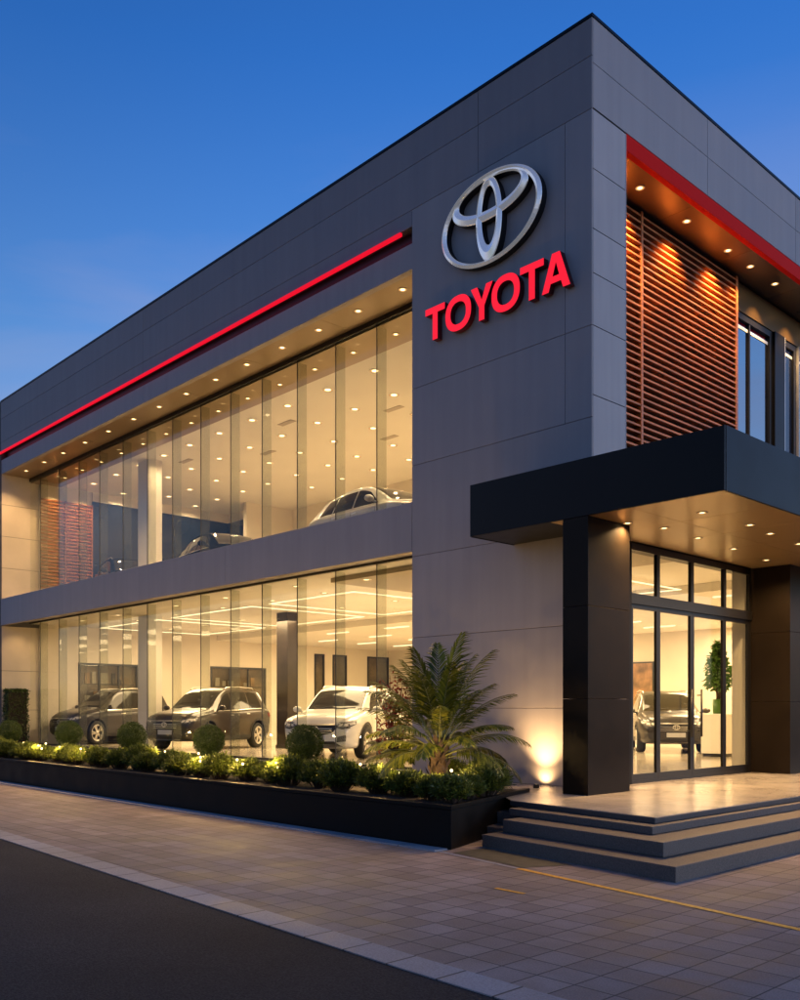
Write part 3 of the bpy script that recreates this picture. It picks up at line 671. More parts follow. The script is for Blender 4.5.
for i, x in enumerate(front):
    kd = random.randrange(4)
    place_shrub(x, -3.02+random.uniform(-.12, .10), random.uniform(.92, 1.16), random.uniform(0, 6), kd, f'{SH[kd]} feathery green shrub, {ORD[i]} from the palm end in the row along the planter rim')
back = []; x = -1.9
while x > -20.5: back.append(x); x -= random.uniform(.95, 1.25)
for i, x in enumerate(back):
    kd = random.randrange(4)
    place_shrub(x, -2.05+random.uniform(-.2, .2), random.uniform(.6, .78), random.uniform(0, 6), kd, f'{SH[kd]} feathery green shrub, {ORD[i]} from the palm end in the row nearer the glass')
for x, y, sc, lb in ((-.15, -3.15, .8, 'leafy green shrub at the foot of the palm, at the planter corner'), (-.05, -2.3, 1.1, 'bright green shrub beside the palm, halfway along the planter end'), (-.55, -1.75, 1.1, 'bright leafy shrub nearest the wall washer light at the planter end'), (-1.2, -1.7, 1.0, 'dark leafy shrub behind the palm, close to the grey wall'), (.22, -3.22, .85, 'small shrub tucked into the sharp front corner of the planter'), (.02, -2.72, .8, 'low shrub on the planter end side, between the corner shrub and the bright one'), (-.52, -2.72, .7, 'small shrub pressed against the front of the palm trunk')):
    place_shrub(x, y, sc, random.uniform(0, 6), 0 if 'foot' in lb else 2, lb)

# palm
def frond(mb, ms, base, az, el, ln, droop, nl=26, lw=.36):
    """arching frond: rachis tube and two rows of leaflets"""
    pts = []; p = Vector(base); e = el; n = 14
    for i in range(n+1):
        pts.append(p.copy()); e = el-droop*(i/n)**1.6
        p = p+Vector((math.cos(az)*math.cos(e), math.sin(az)*math.cos(e), math.sin(e)))*ln/n
    ms.tube(pts, [lerp(.011, .003, i/n) for i in range(n+1)], 5, cap=False)
    for k in range(nl*2):
        t = .28+.72*(k//2)/nl; sd = 1 if k % 2 else -1
        i = min(int(t*n), n-1); q = pts[i].lerp(pts[i+1], t*n-i); ax = (pts[i+1]-pts[i]).normalized()
        side = Vector((-math.sin(az), math.cos(az), 0))*sd; up = side.cross(ax)*sd
        L_ = lw*math.sin(math.pi*min(1, .12+.86*t))**.6*random.uniform(.85, 1.1)*ln
        dd = (side*random.uniform(.75, .95)+ax*lerp(.7, 1.5, t)+up*.35).normalized()
        wd = .026; d2 = (dd-Vector((0, 0, .35+.25*random.random()))).normalized()
        m1 = q+dd*L_*.55; tip = m1+d2*L_*.45; s = dd.cross(up).normalized()*wd/2
        mb.add([q-s*.5, q+s*.5, m1+s, m1-s, tip], [(0, 1, 2, 3), (3, 2, 4)], 0)
random.seed(5)
PM = thing('palm_tree', 'bushy feather palm with a short trunk standing at the planter corner', 'palm tree', (-.98, -2.2, .47)); PM.scale = (1.14,)*3
fr = MB(); st = MB()
for k in range(38):
    az = k*2.39996; q = k/37
    el = lerp(1.48, .22, q)+random.uniform(-.1, .1); ln = random.uniform(1.15, 1.45)*lerp(.98, .80, q)
    frond(fr, st, (.035*math.cos(az), .035*math.sin(az), lerp(.62, .40, q)), az, el, ln, lerp(.55, 1.45, q), 26, .27)
fr.build('fronds', M['palm'], PM); st.build('frond_stalk', M['palmstem'], PM)
tk = MB(); tk.tube([(0, 0, -.03), (0, .01, .15), (-.01, 0, .35), (0, 0, .66)], [.12, .13, .10, .05], 12)
for k in range(46):
    a = k*2.39996; z = lerp(.02, .58, k/45); rr = lerp(.125, .07, k/45)
    b0 = Vector((math.cos(a)*rr, math.sin(a)*rr, z)); leaf_quad(tk, b0, Vector((math.cos(a)*.5, math.sin(a)*.5, 1)), Vector((math.cos(a), math.sin(a), 0)), .16, .075)
tk.build('trunk', M['bark'], PM)
# small palm-like plant left of the palm, by the glass
random.seed(9)
P2 = thing('small_palm', 'small young palm between the white car and the big palm', 'palm tree', (-2.41, -1.7, .47))
fr = MB(); st = MB()
for k in range(13):
    az = k*2.4; frond(fr, st, (0, 0, .36), az, random.uniform(.35, 1.2), random.uniform(.45, .62), 1.5, 16, .36)
st.tube([(0, 0, 0), (.01, 0, .2), (0, 0, .38)], [.02, .017, .012], 6)
fr.build('fronds', M['palm'], P2); st.build('stem', M['palmstem'], P2)
# red leaved shrub behind the palm
random.seed(13)
RS = thing('red_shrub', 'red leaved shrub standing against the glass behind the palm', 'shrub', (-2.83, -1.35, .47))
fo = MB(); st = MB()
for k in range(26):
    a = random.uniform(0, 6.28); tip = Vector((math.cos(a)*random.uniform(.05, .42), math.sin(a)*random.uniform(.05, .32), random.uniform(.7, 1.75)))
    st.tube([(0, 0, 0), tip*.5+Vector((0, 0, .12)), tip], [.010, .007, .003], 5, cap=False)
    for t in range(30):
        p = tip*lerp(.55, 1.02, random.random())+rvec()*.05; leaf_quad(fo, p, rvec()+Vector((0, 0, .2)), rvec(), random.uniform(.06, .11), random.uniform(.025, .04), fold=.1)
fo.build('foliage', M['redleaf'], RS); st.build('stem', M['bark'], RS)
# square hedge at the far left
random.seed(17)
HG = thing('square_hedge', 'dark square clipped hedge at the far end of the pale wall', 'hedge', (-23.04, .40, 0))
fo = MB()
for k in range(5000):
    p = Vector((random.uniform(-.18, .18), random.uniform(-.34, .34), random.uniform(.3, 2.25))); ax = random.randrange(3)
    if ax == 0: p.x = random.choice((-.18, .18))
    elif ax == 1: p.y = random.choice((-.34, .34))
    else: p.z = 2.25 if random.random() < .7 else p.z
    leaf_quad(fo, p+rvec()*.03, rvec(), rvec(), random.uniform(.04, .07), random.uniform(.025, .04), fold=.1)
fo.build('foliage', M['topiary'], HG)
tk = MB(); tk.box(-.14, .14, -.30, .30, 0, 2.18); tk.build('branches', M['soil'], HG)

# garden lights: pairs of small warm bulbs on spikes between the shrubs
GL = None
random.seed(3)
for i in range(19):
    x = -2.2-(i-2)*1.13; y = random.choice((-2.6, -3.2))+random.uniform(-.1, .1)
    lb = f'tiny warm garden light glowing among the shrubs, {ORD[i]} from the palm end'
    if i < 2: x, y = ((-.35, -2.62), (-1.25, -2.85))[i]
    if GL is None:
        GL = thing('garden_light', lb, 'garden light', (x, y, .474), 0, 'garden lights among the planter shrubs')
        b_ = MB(); 
        for (bx_, bz) in ((0, .34), (.14, .28)): b_.lathe([(.0001, bz+.018), (.013, bz+.013), (.018, bz), (.013, bz-.013), (.0001, bz-.018)], 10, (bx_, 0, 0))
        b_.build('bulb', M['bulb'], GL)
        s = MB(); s.tube([(0, 0, 0), (0, 0, .325)], .005, 6); s.tube([(0, 0, .03), (.14, 0, .06), (.14, 0, .265)], .004, 6); s.build('spike', M['black'], GL)
    else: dup(GL, (x, y, .474), random.uniform(-.8, .8), lb)
    pl = bpy.data.lights.new('garden_lamp', 'POINT'); pl.energy = 14; pl.color = (1, .62, .24); pl.shadow_soft_size = .03
    po = bpy.data.objects.new('garden_lamp', pl); COL.objects.link(po); po.location = (x+.04, y-.10, .86)

# wall washer
WW = thing('wall_washer', 'small round uplight on the planter rim lighting the grey wall', 'uplight', (-.62, -.52, .452))
s = MB(); s.lathe([(.0001, 0), (.045, 0), (.045, .05), (.036, .055), (.036, .045), (.0001, .045)], 16); s.build('housing', M['black'], WW)
s = MB(); s.lathe([(.0001, .050), (.034, .050)], 16); s.build('lens', M['lamp'], WW)
spot((-.85, -.34, .50), 130, aim=(0, .20, 1), ang=96, blend=1, rad=.02)
spot((-.85, -.14, .47), 11, aim=(0, .5, 1), ang=130, blend=1, rad=.02)

# ------------------------------------------------------------------ sign: emblem and lettering on the corner wall
EM = thing('oval_emblem', 'large satin chrome emblem of three interlocking ovals on the grey corner wall', 'emblem', (-1.885, -.03, 9.50))
def ring(mb, co, ao, bo, ci, ai, bi, y0, y1, n=72):
    """band between outer and inner ellipse, with a soft ridge"""
    v = []; f = []
    for k in range(n):
        a = 2*math.pi*k/n; o = Vector((co[0]+ao*math.cos(a), co[1]+bo*math.sin(a))); i_ = Vector((ci[0]+ai*math.cos(a), ci[1]+bi*math.sin(a)))
        e1, md, e2 = o.lerp(i_, .07), o.lerp(i_, .5), o.lerp(i_, .93)
        for q, y in ((o, y0), (o, y1+.012), (e1, y1), (md, y1-.028), (e2, y1), (i_, y1+.012), (i_, y0)): v.append((q.x, y, q.y))
    for k in range(n):
        for j in range(6): p, r = k*7+j, ((k+1) % n)*7+j; f.append((p, r, r+1, p+1))
    mb.add(v, f, 0, False)
    for i in range(len(f)): mb.m[-len(f)+i] = 1 if i % 6 in (0, 5) else 0
W_, H_ = 1.06, .735
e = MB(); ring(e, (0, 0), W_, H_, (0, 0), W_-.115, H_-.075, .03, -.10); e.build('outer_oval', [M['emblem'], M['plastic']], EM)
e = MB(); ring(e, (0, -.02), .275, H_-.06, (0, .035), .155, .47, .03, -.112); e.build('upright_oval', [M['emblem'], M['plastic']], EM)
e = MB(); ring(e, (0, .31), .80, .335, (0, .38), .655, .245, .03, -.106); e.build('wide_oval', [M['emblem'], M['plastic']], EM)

SG = thing('brand_lettering', 'red illuminated TOYOTA channel letters below the chrome emblem', 'sign', (-3.33, -.012, 7.905))
def stroke_letter(outs, holes, parent, loc):
    """flat faced channel letter: outline with holes, a real depth, bevelled front edge"""
    bm = bmesh.new()
    for pl in [outs]+holes:
        vs = [bm.verts.new((x, 0, z)) for x, z in pl]
        for i in range(len(vs)): bm.edges.new((vs[i], vs[(i+1) % len(vs)]))
    bmesh.ops.triangle_fill(bm, use_beauty=True, edges=list(bm.edges))
    bmesh.ops.dissolve_limit(bm, angle_limit=.01, verts=list(bm.verts), edges=list(bm.edges))
    r = bmesh.ops.extrude_face_region(bm, geom=list(bm.faces)); nv = [x for x in r['geom'] if isinstance(x, bmesh.types.BMVert)]
    for v in nv: v.co.y -= .11
    bmesh.ops.recalc_face_normals(bm, faces=bm.faces)
    for f in bm.faces: f.material_index = 0 if f.normal.y < -.7 else 1
    me = bpy.data.meshes.new('letter'); bm.to_mesh(me); bm.free(); me.materials.append(M['sign_red']); me.materials.append(M['sign_side'])
    return link('letter', me, parent, loc)
def ell(cx, cz, a, b, n=40, p=2.25):
    o = []
    for k in range(n):
        t = 2*math.pi*k/n; c_, s_ = math.cos(t), math.sin(t)
        o.append((cx+a*math.copysign(abs(c_)**(2/p), c_), cz+b*math.copysign(abs(s_)**(2/p), s_)))
    return o
H = .56; S_ = .115
Tl = ([(0, H), (0, H-S_*.95), (.175-S_*.02, H-S_*.95), (.175-S_*.02, 0), (.175+S_, 0), (.175+S_, H-S_*.95), (.46, H-S_*.95), (.46, H)], [])
Ol = (ell(.29, H/2, .29, H/2+.012), [ell(.29, H/2, .29-S_, H/2-.095)])
Yl = ([(0, H), (.14, H), (.235, .33), (.33, H), (.47, H), (.235+S_/2, .22), (.235+S_/2, 0), (.235-S_/2, 0), (.235-S_/2, .22)], [])
Al = ([(0, 0), (.19, H), (.335, H), (.525, 0), (.395, 0), (.357, .115), (.165, .115), (.127, 0)], [[(.20, .215), (.262, .42), (.324, .215)]])
xx = 0
for (o_, h_), adv in ((Tl, .475), (Ol, .575), (Yl, .445), (Ol, .585), (Tl, .425), (Al, .5)):
    stroke_letter(o_, h_, SG, (xx, 0, 0)); xx += adv

# ------------------------------------------------------------------ cars
def pchip(tab, x):
    if x <= tab[0][0]: return tab[0][1]
    for (x0, y0), (x1, y1) in zip(tab, tab[1:]):
        if x <= x1:
            t = (x-x0)/(x1-x0); i = tab.index((x0, y0))
            s0 = (y1-y0)/(x1-x0); sp = s0 if i == 0 else (y0-tab[i-1][1])/(x0-tab[i-1][0]); sn = s0 if i+2 >= len(tab) else (tab[i+2][1]-y1)/(tab[i+2][0]-x1)
            m0 = 0 if sp*s0 <= 0 else 2*sp*s0/(sp+s0); m1 = 0 if sn*s0 <= 0 else 2*sn*s0/(sn+s0)
            h = x1-x0; return (2*t**3-3*t*t+1)*y0+(t**3-2*t*t+t)*h*m0+(-2*t**3+3*t*t)*y1+(t**3-t*t)*h*m1
    return tab[-1][1]
SUV = dict(
    top=[(-2.28, .98), (-2.22, 1.10), (-2.05, 1.38), (-1.88, 1.56), (-1.6, 1.645), (-1.0, 1.685), (-.3, 1.685), (.15, 1.645), (.42, 1.54), (.78, 1.32), (1.06, 1.14), (1.2, 1.105), (1.7, 1.04), (2.0, .975), (2.16, .90), (2.27, .78)],
    belt=[(-2.28, .93), (-2.1, 1.06), (-1.6, 1.10), (0, 1.05), (1.0, 1.02), (1.5, .97), (2.0, .89), (2.27, .70)],
    w=[(-2.28, .76), (-2.15, .85), (-1.7, .915), (0, .925), (1.4, .925), (1.85, .89), (2.08, .83), (2.27, .72)],
    wt=[(-2.28, .66), (-2.0, .63), (-1.5, .645), (-.3, .67), (.2, .66), (.6, .69), (1.06, .745), (1.6, .74), (2.05, .68), (2.27, .56)],
    bot=[(-2.28, .46), (-2.1, .33), (-1.8, .24), (1.7, .24), (2.05, .25), (2.27, .33)], fx=1.36, rx=-1.34, R=.36)
HATCH = dict(
    top=[(-2.15, .90), (-2.1, 1.02), (-1.9, 1.25), (-1.65, 1.38), (-1.2, 1.455), (-.5, 1.495), (.0, 1.48), (.4, 1.40), (.9, 1.17), (1.25, .98), (1.45, .94), (1.8, .88), (2.05, .79), (2.18, .66)],
    belt=[(-2.15, .86), (-1.9, .98), (-1, .96), (.6, .90), (1.4, .85), (2.0, .72), (2.18, .60)],
    w=[(-2.15, .74), (-2.0, .83), (-1.5, .885), (0, .895), (1.4, .885), (1.85, .84), (2.05, .77), (2.18, .62)],
    wt=[(-2.15, .62), (-1.8, .58), (-1.2, .60), (-.2, .62), (.4, .64), (1.25, .70), (1.8, .66), (2.18, .48)],
    bot=[(-2.15, .40), (-1.9, .24), (-1.6, .19), (1.6, .19), (1.95, .20), (2.18, .28)], fx=1.3, rx=-1.28, R=.325)
def section(sh, x):
    zt, zb, w_, wt, bo = (pchip(sh[k], x) for k in ('top', 'belt', 'w', 'wt', 'bot')); zb = min(zb, zt-.035)
    return [(0, bo), (w_*.55, bo), (w_*.86, bo+.015), (w_*.955, bo+.09), (w_*.965, bo+.20), (w_*.995, lerp(bo, zb, .58)), (w_, lerp(bo, zb, .80)), (w_*.975, zb-.03), (w_*.945, zb),
            (lerp(w_*.945, wt, .5)+.012, lerp(zb, zt-.06, .5)), (wt+.005, zt-.075), (wt*.93, zt-.025), (wt*.72, zt-.004), (wt*.4, zt+.008), (0, zt+.014)]
def catmull(p, sub):
    o = []
    for i in range(len(p)-1):
        a, b, c, d_ = p[max(i-1, 0)], p[i], p[i+1], p[min(i+2, len(p)-1)]
        for k in range(sub):
            t = k/sub
            o.append(tuple(.5*(2*b[j]+(c[j]-a[j])*t+(2*a[j]-5*b[j]+4*c[j]-d_[j])*t*t+(3*b[j]-a[j]-3*c[j]+d_[j])*t**3) for j in (0, 1)))
    o.append(p[-1]); return o
def car_body_bm(sh):
    x0, x1 = sh['top'][0][0], sh['top'][-1][0]; n = 64; bm = bmesh.new(); rings = []
    for i in range(n+1):
        x = lerp(x0, x1, i/n); pr = catmull(section(sh, x), 3); m = len(pr)
        ring = [(x, y, z) for y, z in pr]+[(x, -y, z) for y, z in pr[-2:0:-1]]
        rings.append([bm.verts.new(q) for q in ring])
    k = len(rings[0])
    for i in range(n):
        for j in range(k): bm.faces.new((rings[i][j], rings[i][(j+1) % k], rings[i+1][(j+1) % k], rings[i+1][j]))
    for rg, sgn, bulge in ((rings[-1], 1, .07), (rings[0], -1, .05)):      # nose and tail caps, bulged
        m = len(pr); nc = 8; cols = []
        for j in range(m):
            A = rg[j]; Bv = rg[(k-j) % k]; row = [A]
            if A is Bv: cols.append([A]*(nc+1)); continue
            for c_ in range(1, nc):
                t = c_/nc; u = 2*t-1; q = A.co.lerp(Bv.co, t); zz = (j/(m-1)); q.x += sgn*bulge*(1-u*u)*math.sin(math.pi*min(1, max(0, zz)))**.5; row.append(bm.verts.new(q))
            row.append(Bv); cols.append(row)
        for j in range(m-1):
            for c_ in range(nc):
                vs = [cols[j][c_], cols[j+1][c_], cols[j+1][c_+1], cols[j][c_+1]]; u = []
                for v in vs:
                    if v not in u: u.append(v)
                if len(u) > 2:
                    try: bm.faces.new(u)
                    except ValueError: pass
    bmesh.ops.recalc_face_normals(bm, faces=bm.faces)
    return bm
CAR_CACHE = {}
def car_geometry(key, sh):
    """body mesh with wheel arches cut out, and a ray target for laying trim on it"""
    if key in CAR_CACHE: return CAR_CACHE[key]
    bm = car_body_bm(sh); bvh = BVHTree.FromBMesh(bm)
    me = bpy.data.meshes.new('body_solid'); bm.to_mesh(me); bm.free(); ob = bpy.data.objects.new('body_solid', me); COL.objects.link(ob)
    cutters = []
    for wx in (sh['fx'], sh['rx']):
        for sd in (1, -1):
            cb = bmesh.new(); bmesh.ops.create_cone(cb, cap_ends=True, segments=40, radius1=sh['R']+.065, radius2=sh['R']+.065, depth=.5, matrix=Matrix.Translation((wx, sd*.87, sh['R']+.01)) @ Matrix.Rotation(R(90), 4, 'X'))
            cm = bpy.data.meshes.new('arch_cut'); cb.to_mesh(cm); cb.free(); co = bpy.data.objects.new('arch_cut', cm); COL.objects.link(co); cutters.append(co)
            md = ob.modifiers.new('arch', 'BOOLEAN'); md.operation = 'DIFFERENCE'; md.solver = 'EXACT'; md.object = co
    dg = bpy.context.evaluated_depsgraph_get(); dg.update()
    res = bpy.data.meshes.new_from_object(ob.evaluated_get(dg)); res.name = 'body'
    for o in cutters+[ob]: bpy.data.objects.remove(o)
    mi = []
    for p in res.polygons:
        c_ = p.center; dark = c_.z < pchip(sh['bot'], c_.x)+.035 and abs(c_.x) < 1.95
        for wx in (sh['fx'], sh['rx']):
            rr = math.hypot(c_.x-wx, c_.z-sh['R']-.01)
            if rr < sh['R']+.0645 and abs(c_.y) < 1 and rr > 0: dark = True
        mi.append(1 if dark else 0)
    res.polygons.foreach_set('material_index', mi); res.polygons.foreach_set('use_smooth', [True]*len(res.polygons))
    try: res.set_sharp_from_angle(angle=R(40))
    except Exception: pass
    CAR_CACHE[key] = (res, bvh, {}); return CAR_CACHE[key]
def resample(pl, n):
    L_ = [0]
    for a, b in zip(pl, pl[1:]): L_.append(L_[-1]+math.hypot(b[0]-a[0], b[1]-a[1]))
    o = []
    for i in range(n+1):
        s = L_[-1]*i/n; k = 0
        while k < len(pl)-2 and L_[k+1] < s: k += 1
        t = (s-L_[k])/max(1e-6, L_[k+1]-L_[k]); o.append((lerp(pl[k][0], pl[k+1][0], t), lerp(pl[k][1], pl[k+1][1], t)))
    return o
def patch(mb, bvh, axis, lower, upper, nu=14, nv=5, eps=.005, mat=0, sd=1):
    """lays a trim piece on the body: two outline curves in a view plane, projected along an axis, with a return edge down to the body"""
    lo, up = resample(lower, nu), resample(upper, nu); base = len(mb.v); v = []
    def hit(a, b, e):
        if axis == 'y': o_, d_ = Vector((a, sd*3, b)), Vector((0, -sd, 0))
        elif axis == 'front': o_, d_ = Vector((5, a, b)), Vector((-1, 0, 0))
        elif axis == 'rear': o_, d_ = Vector((-5, a, b)), Vector((1, 0, 0))
        else: o_, d_ = Vector((a, b, 5)), Vector((0, 0, -1))
        h = bvh.ray_cast(o_, d_)
        if h[0] is None: return None
        nn = h[1] if h[1].dot(d_) < 0 else -h[1]
        return h[0]+nn*e
    for i in range(nu+1):
        for j in range(nv+1):
            t = j/nv; p = hit(lerp(lo[i][0], up[i][0], t), lerp(lo[i][1], up[i][1], t), eps); v.append(p)
    f = []
    for i in range(nu):
        for j in range(nv):
            q = (i*(nv+1)+j, (i+1)*(nv+1)+j, (i+1)*(nv+1)+j+1, i*(nv+1)+j+1)
            if all(v[k] is not None for k in q): f.append(q)
    v = [p if p is not None else Vector((0, 0, .5)) for p in v]
    # orient outward
    if f:
        a, b, c_ = v[f[0][0]], v[f[0][1]], v[f[0][2]]; nrm = (b-a).cross(c_-a)
        want = Vector((0, sd, 0)) if axis == 'y' else Vector((1, 0, 0)) if axis == 'front' else Vector((-1, 0, 0)) if axis == 'rear' else Vector((0, 0, 1))
        if nrm.dot(want) < 0: f = [q[::-1] for q in f]
    mb.add(v, f, mat, True)
def mirror(pl): return [(-a, b) for a, b in pl]
def wheel_parts(sh):
    Rr = sh['R']; t = MB(); wd = .115
    t.lathe([(Rr*.64, -wd*.85), (Rr*.70, -wd), (Rr*.93, -wd), (Rr*.99, -wd*.78), (Rr, -wd*.4), (Rr, wd*.4), (Rr*.99, wd*.78), (Rr*.93, wd), (Rr*.70, wd), (Rr*.64, wd*.85)], 36, axis='y')
    t.lathe([(Rr*.63, wd*.2), (.0001, wd*.2)], 24, axis='y', mat=0)
    r = MB(); r.lathe([(Rr*.60, wd*.5), (Rr*.655, wd*.9), (Rr*.70, wd*1.0), (Rr*.69, wd*1.03), (Rr*.63, wd*.97), (Rr*.58, wd*.5)], 36, axis='y')
    r.lathe([(.055, wd*.75), (.05, wd*.92), (.0001, wd*.95)], 16, axis='y')
    for k in range(10):
        a = 2*math.pi*(k//2)/5+(.17 if k % 2 else -.17); c_, s_ = math.cos(a), math.sin(a); px, pz = -s_*.022, c_*.022
        pts = []
        for rr, y in ((.03, wd*.86), (Rr*.65, wd*.80)):
            for sg in (-1, 1):
                for yy in (y, y-.03): pts.append((c_*rr+sg*px, yy, s_*rr+sg*pz))
        r.add(pts, [(0, 2, 6, 4), (1, 5, 7, 3), (0, 4, 5, 1), (2, 3, 7, 6), (4, 6, 7, 5)])
    return t, r
def make_car(key, sh, paint_m, name, label, cat, loc, rz, stretch=(1, 1, 1)):
    body, bvh, cache = car_geometry(key, sh)
    T = thing(name, label, cat, loc, rz)
    me = body.copy(); me.materials.clear(); me.materials.append(paint_m); me.materials.append(M['plastic'])
    link('body', me, T)
    suv = key == 'suv'
    if 'parts' not in cache:
        P = []
        def mk(nm, mats, fn):
            mb = MB(); fn(mb); me_ = mb.build(nm, mats).data; o = [x for x in bpy.data.objects if x.data is me_][0]; bpy.data.objects.remove(o); P.append((nm, me_))
        X = (lambda v: v) if suv else (lambda v: v*.955)
        bz = (lambda x: pchip(sh['belt'], x)); tz = (lambda x: pchip(sh['top'], x))
        if suv:
            ws_lo = [(1.06, -.68), (1.10, -.35), (1.11, 0), (1.10, .35), (1.06, .68)]; ws_up = [(.36, -.60), (.34, -.3), (.33, 0), (.34, .3), (.36, .60)]
        else:
            ws_lo = [(1.22, -.62), (1.29, -.32), (1.30, 0), (1.29, .32), (1.22, .62)]; ws_up = [(.36, -.56), (.33, -.3), (.32, 0), (.33, .3), (.36, .56)]
        mk('windscreen', M['carglass'], lambda mb: patch(mb, bvh, 'top', ws_lo, ws_up, 16, 10))
        rz_lo, rz_up = (1.13, 1.55) if suv else (.99, 1.33)
        mk('rear_window', M['carglass'], lambda mb: patch(mb, bvh, 'rear', [(-.60, rz_lo), (.60, rz_lo)], [(-.52, rz_up), (.52, rz_up)], 10, 6))
        def side(x0, x1, x0t=None, x1t=None):
            xs = [lerp(x0, x1, i/8) for i in range(9)]; xt = [lerp(x0t if x0t is not None else x0, x1t if x1t is not None else x1, i/8) for i in range(9)]
            return [(x, bz(x)+.03) for x in xs], [(x, max(bz(x)+.05, tz(x)-.115)) for x in xt]
        cuts = ([(.08, .92, .08, .40), (-.86, .03, -.86, .03), (-1.62, -.92, -1.52, -.92)] if suv else [(.02, 1.0, .02, .52), (-.85, -.03, -.80, -.03), (-1.45, -.91, -1.28, -.86)])
        for sd in (1, -1):
            for cut in cuts:
                lo, up = side(*cut); mk('side_window', M['carglass'], lambda mb, lo=lo, up=up, sd=sd: patch(mb, bvh, 'y', lo, up, 10, 5, sd=sd))
            # window surround line and door seams
            def trim(mb, sd=sd):
                xs = [lerp(cuts[-1][0]-.05, cuts[0][1], i/12) for i in range(13)]
                patch(mb, bvh, 'y', [(x, bz(x)+.008) for x in xs], [(x, bz(x)+.026) for x in xs], 14, 1, .007, sd=sd)
            mk('window_trim', M['rim'], trim)
            def seams(mb, sd=sd):
                zb_ = .36 if suv else .31
                for x in ((.98, .02, -.90) if suv else (.95, -.01, -.88)): patch(mb, bvh, 'y', [(x-.006, zb_), (x-.006, bz(x))], [(x+.006, zb_), (x+.006, bz(x))], 10, 1, .002, sd=sd)
                patch(mb, bvh, 'y', [(-.9, zb_-.005), (.98, zb_-.005)], [(-.9, zb_+.006), (.98, zb_+.006)], 12, 1, .002, sd=sd)
            mk('door_seam', M['plastic'], seams)
            for x in ((.20, -.72) if suv else (.15, -.7)):
                def hnd(mb, x=x, sd=sd): patch(mb, bvh, 'y', [(x-.09, bz(x)-.125), (x+.09, bz(x)-.12)], [(x-.09, bz(x)-.10), (x+.09, bz(x)-.095)], 5, 2, .022, sd=sd)
                mk('door_handle', M['rim'], hnd)
            # cladding along sill and around the arches
            if suv:
                def clad(mb, sd=sd):
                    patch(mb, bvh, 'y', [(-.93, .265), (.93, .265)], [(-.93, .40), (.93, .40)], 14, 3, .012, sd=sd)
                    for wx in (sh['fx'], sh['rx']):
                        A = [R(a) for a in range(-12, 193, 8)]; r0, r1 = sh['R']+.058, sh['R']+.115
                        patch(mb, bvh, 'y', [(wx+r0*math.cos(a), sh['R']+.01+r0*math.sin(a)) for a in A], [(wx+r1*math.cos(a), sh['R']+.01+r1*math.sin(a)) for a in A], 30, 1, .012, sd=sd)
                mk('cladding', M['plastic'], clad)
        # front: grille, headlights, lower intake, plate, badge
        zg = .80 if suv else .60
        def front_z(k): return k if suv else k*.84
        fz = front_z
        mk('grille', M['plastic'], lambda mb: patch(mb, bvh, 'front', [(-.40, fz(.60)), (-.2, fz(.56)), (.2, fz(.56)), (.40, fz(.60))], [(-.56, fz(.775)), (-.2, fz(.77)), (.2, fz(.77)), (.56, fz(.775))], 16, 5, .010))
        def bars(mb):
            for z in (.60, .645, .69): patch(mb, bvh, 'front', [(-.40, fz(z)), (.40, fz(z))], [(-.40, fz(z+.012)), (.40, fz(z+.012))], 12, 1, .018)
            patch(mb, bvh, 'front', [(-.56, fz(.772)), (.56, fz(.772))], [(-.57, fz(.788)), (.57, fz(.788))], 16, 1, .014)
        mk('grille_bar', M['rim'], bars)
        def badge(mb):
            h = bvh.ray_cast(Vector((5, 0, fz(.69))), Vector((-1, 0, 0)))[0]
            pts = [(h.x+.035, .085*math.cos(a), h.z+.058*math.sin(a)) for a in [2*math.pi*k/20 for k in range(21)]]; mb.tube(pts, .010, 6, cap=False)
            pts = [(h.x+.035, .035*math.cos(a), h.z+.055*math.sin(a)) for a in [2*math.pi*k/20 for k in range(21)]]; mb.tube(pts, .008, 6, cap=False)
        mk('badge', M['rim'], badge)
        for sd in (1, -1):
            def hl(mb, sd=sd):
                lo = [(sd*.50, fz(.735)), (sd*.62, fz(.70)), (sd*.775, fz(.72))]; up = [(sd*.52, fz(.80)), (sd*.64, fz(.82)), (sd*.775, fz(.845))]
                patch(mb, bvh, 'front', lo, up, 10, 4, .012)
                x1 = sh['top'][-1][0]
                patch(mb, bvh, 'y', [(x1-.30, fz(.80)), (x1-.06, fz(.72))], [(x1-.32, fz(.86)), (x1-.06, fz(.835))], 8, 4, .012, sd=sd)
            mk('headlight', M['headlight'], hl)
            def hr(mb, sd=sd):
                for a_, b_ in ((.535, .615), (.645, .735)): patch(mb, bvh, 'front', [(sd*a_, fz(.742)), (sd*b_, fz(.748))], [(sd*(a_+.01), fz(.792)), (sd*b_, fz(.808))], 4, 3, .017)
                x1 = sh['top'][-1][0]; patch(mb, bvh, 'y', [(x1-.25, fz(.80)), (x1-.12, fz(.77))], [(x1-.26, fz(.845)), (x1-.12, fz(.83))], 5, 3, .016, sd=sd)
            mk('headlight_reflector', M['white'], hr)
            def hb(mb, sd=sd):
                lo = [(sd*.50, fz(.735)-.015), (sd*.62, fz(.70)-.016), (sd*.775, fz(.72)-.014)]; up = [(sd*.50, fz(.738)), (sd*.62, fz(.705)), (sd*.775, fz(.725))]
                patch(mb, bvh, 'front', lo, up, 10, 1, .013)
            mk('headlight_bezel', M['plastic'], hb)
            mk('fog_lamp_recess', M['plastic'], lambda mb, sd=sd: patch(mb, bvh, 'front', [(sd*.50, fz(.40)), (sd*.70, fz(.42))], [(sd*.52, fz(.52)), (sd*.71, fz(.56))], 6, 4, .008))
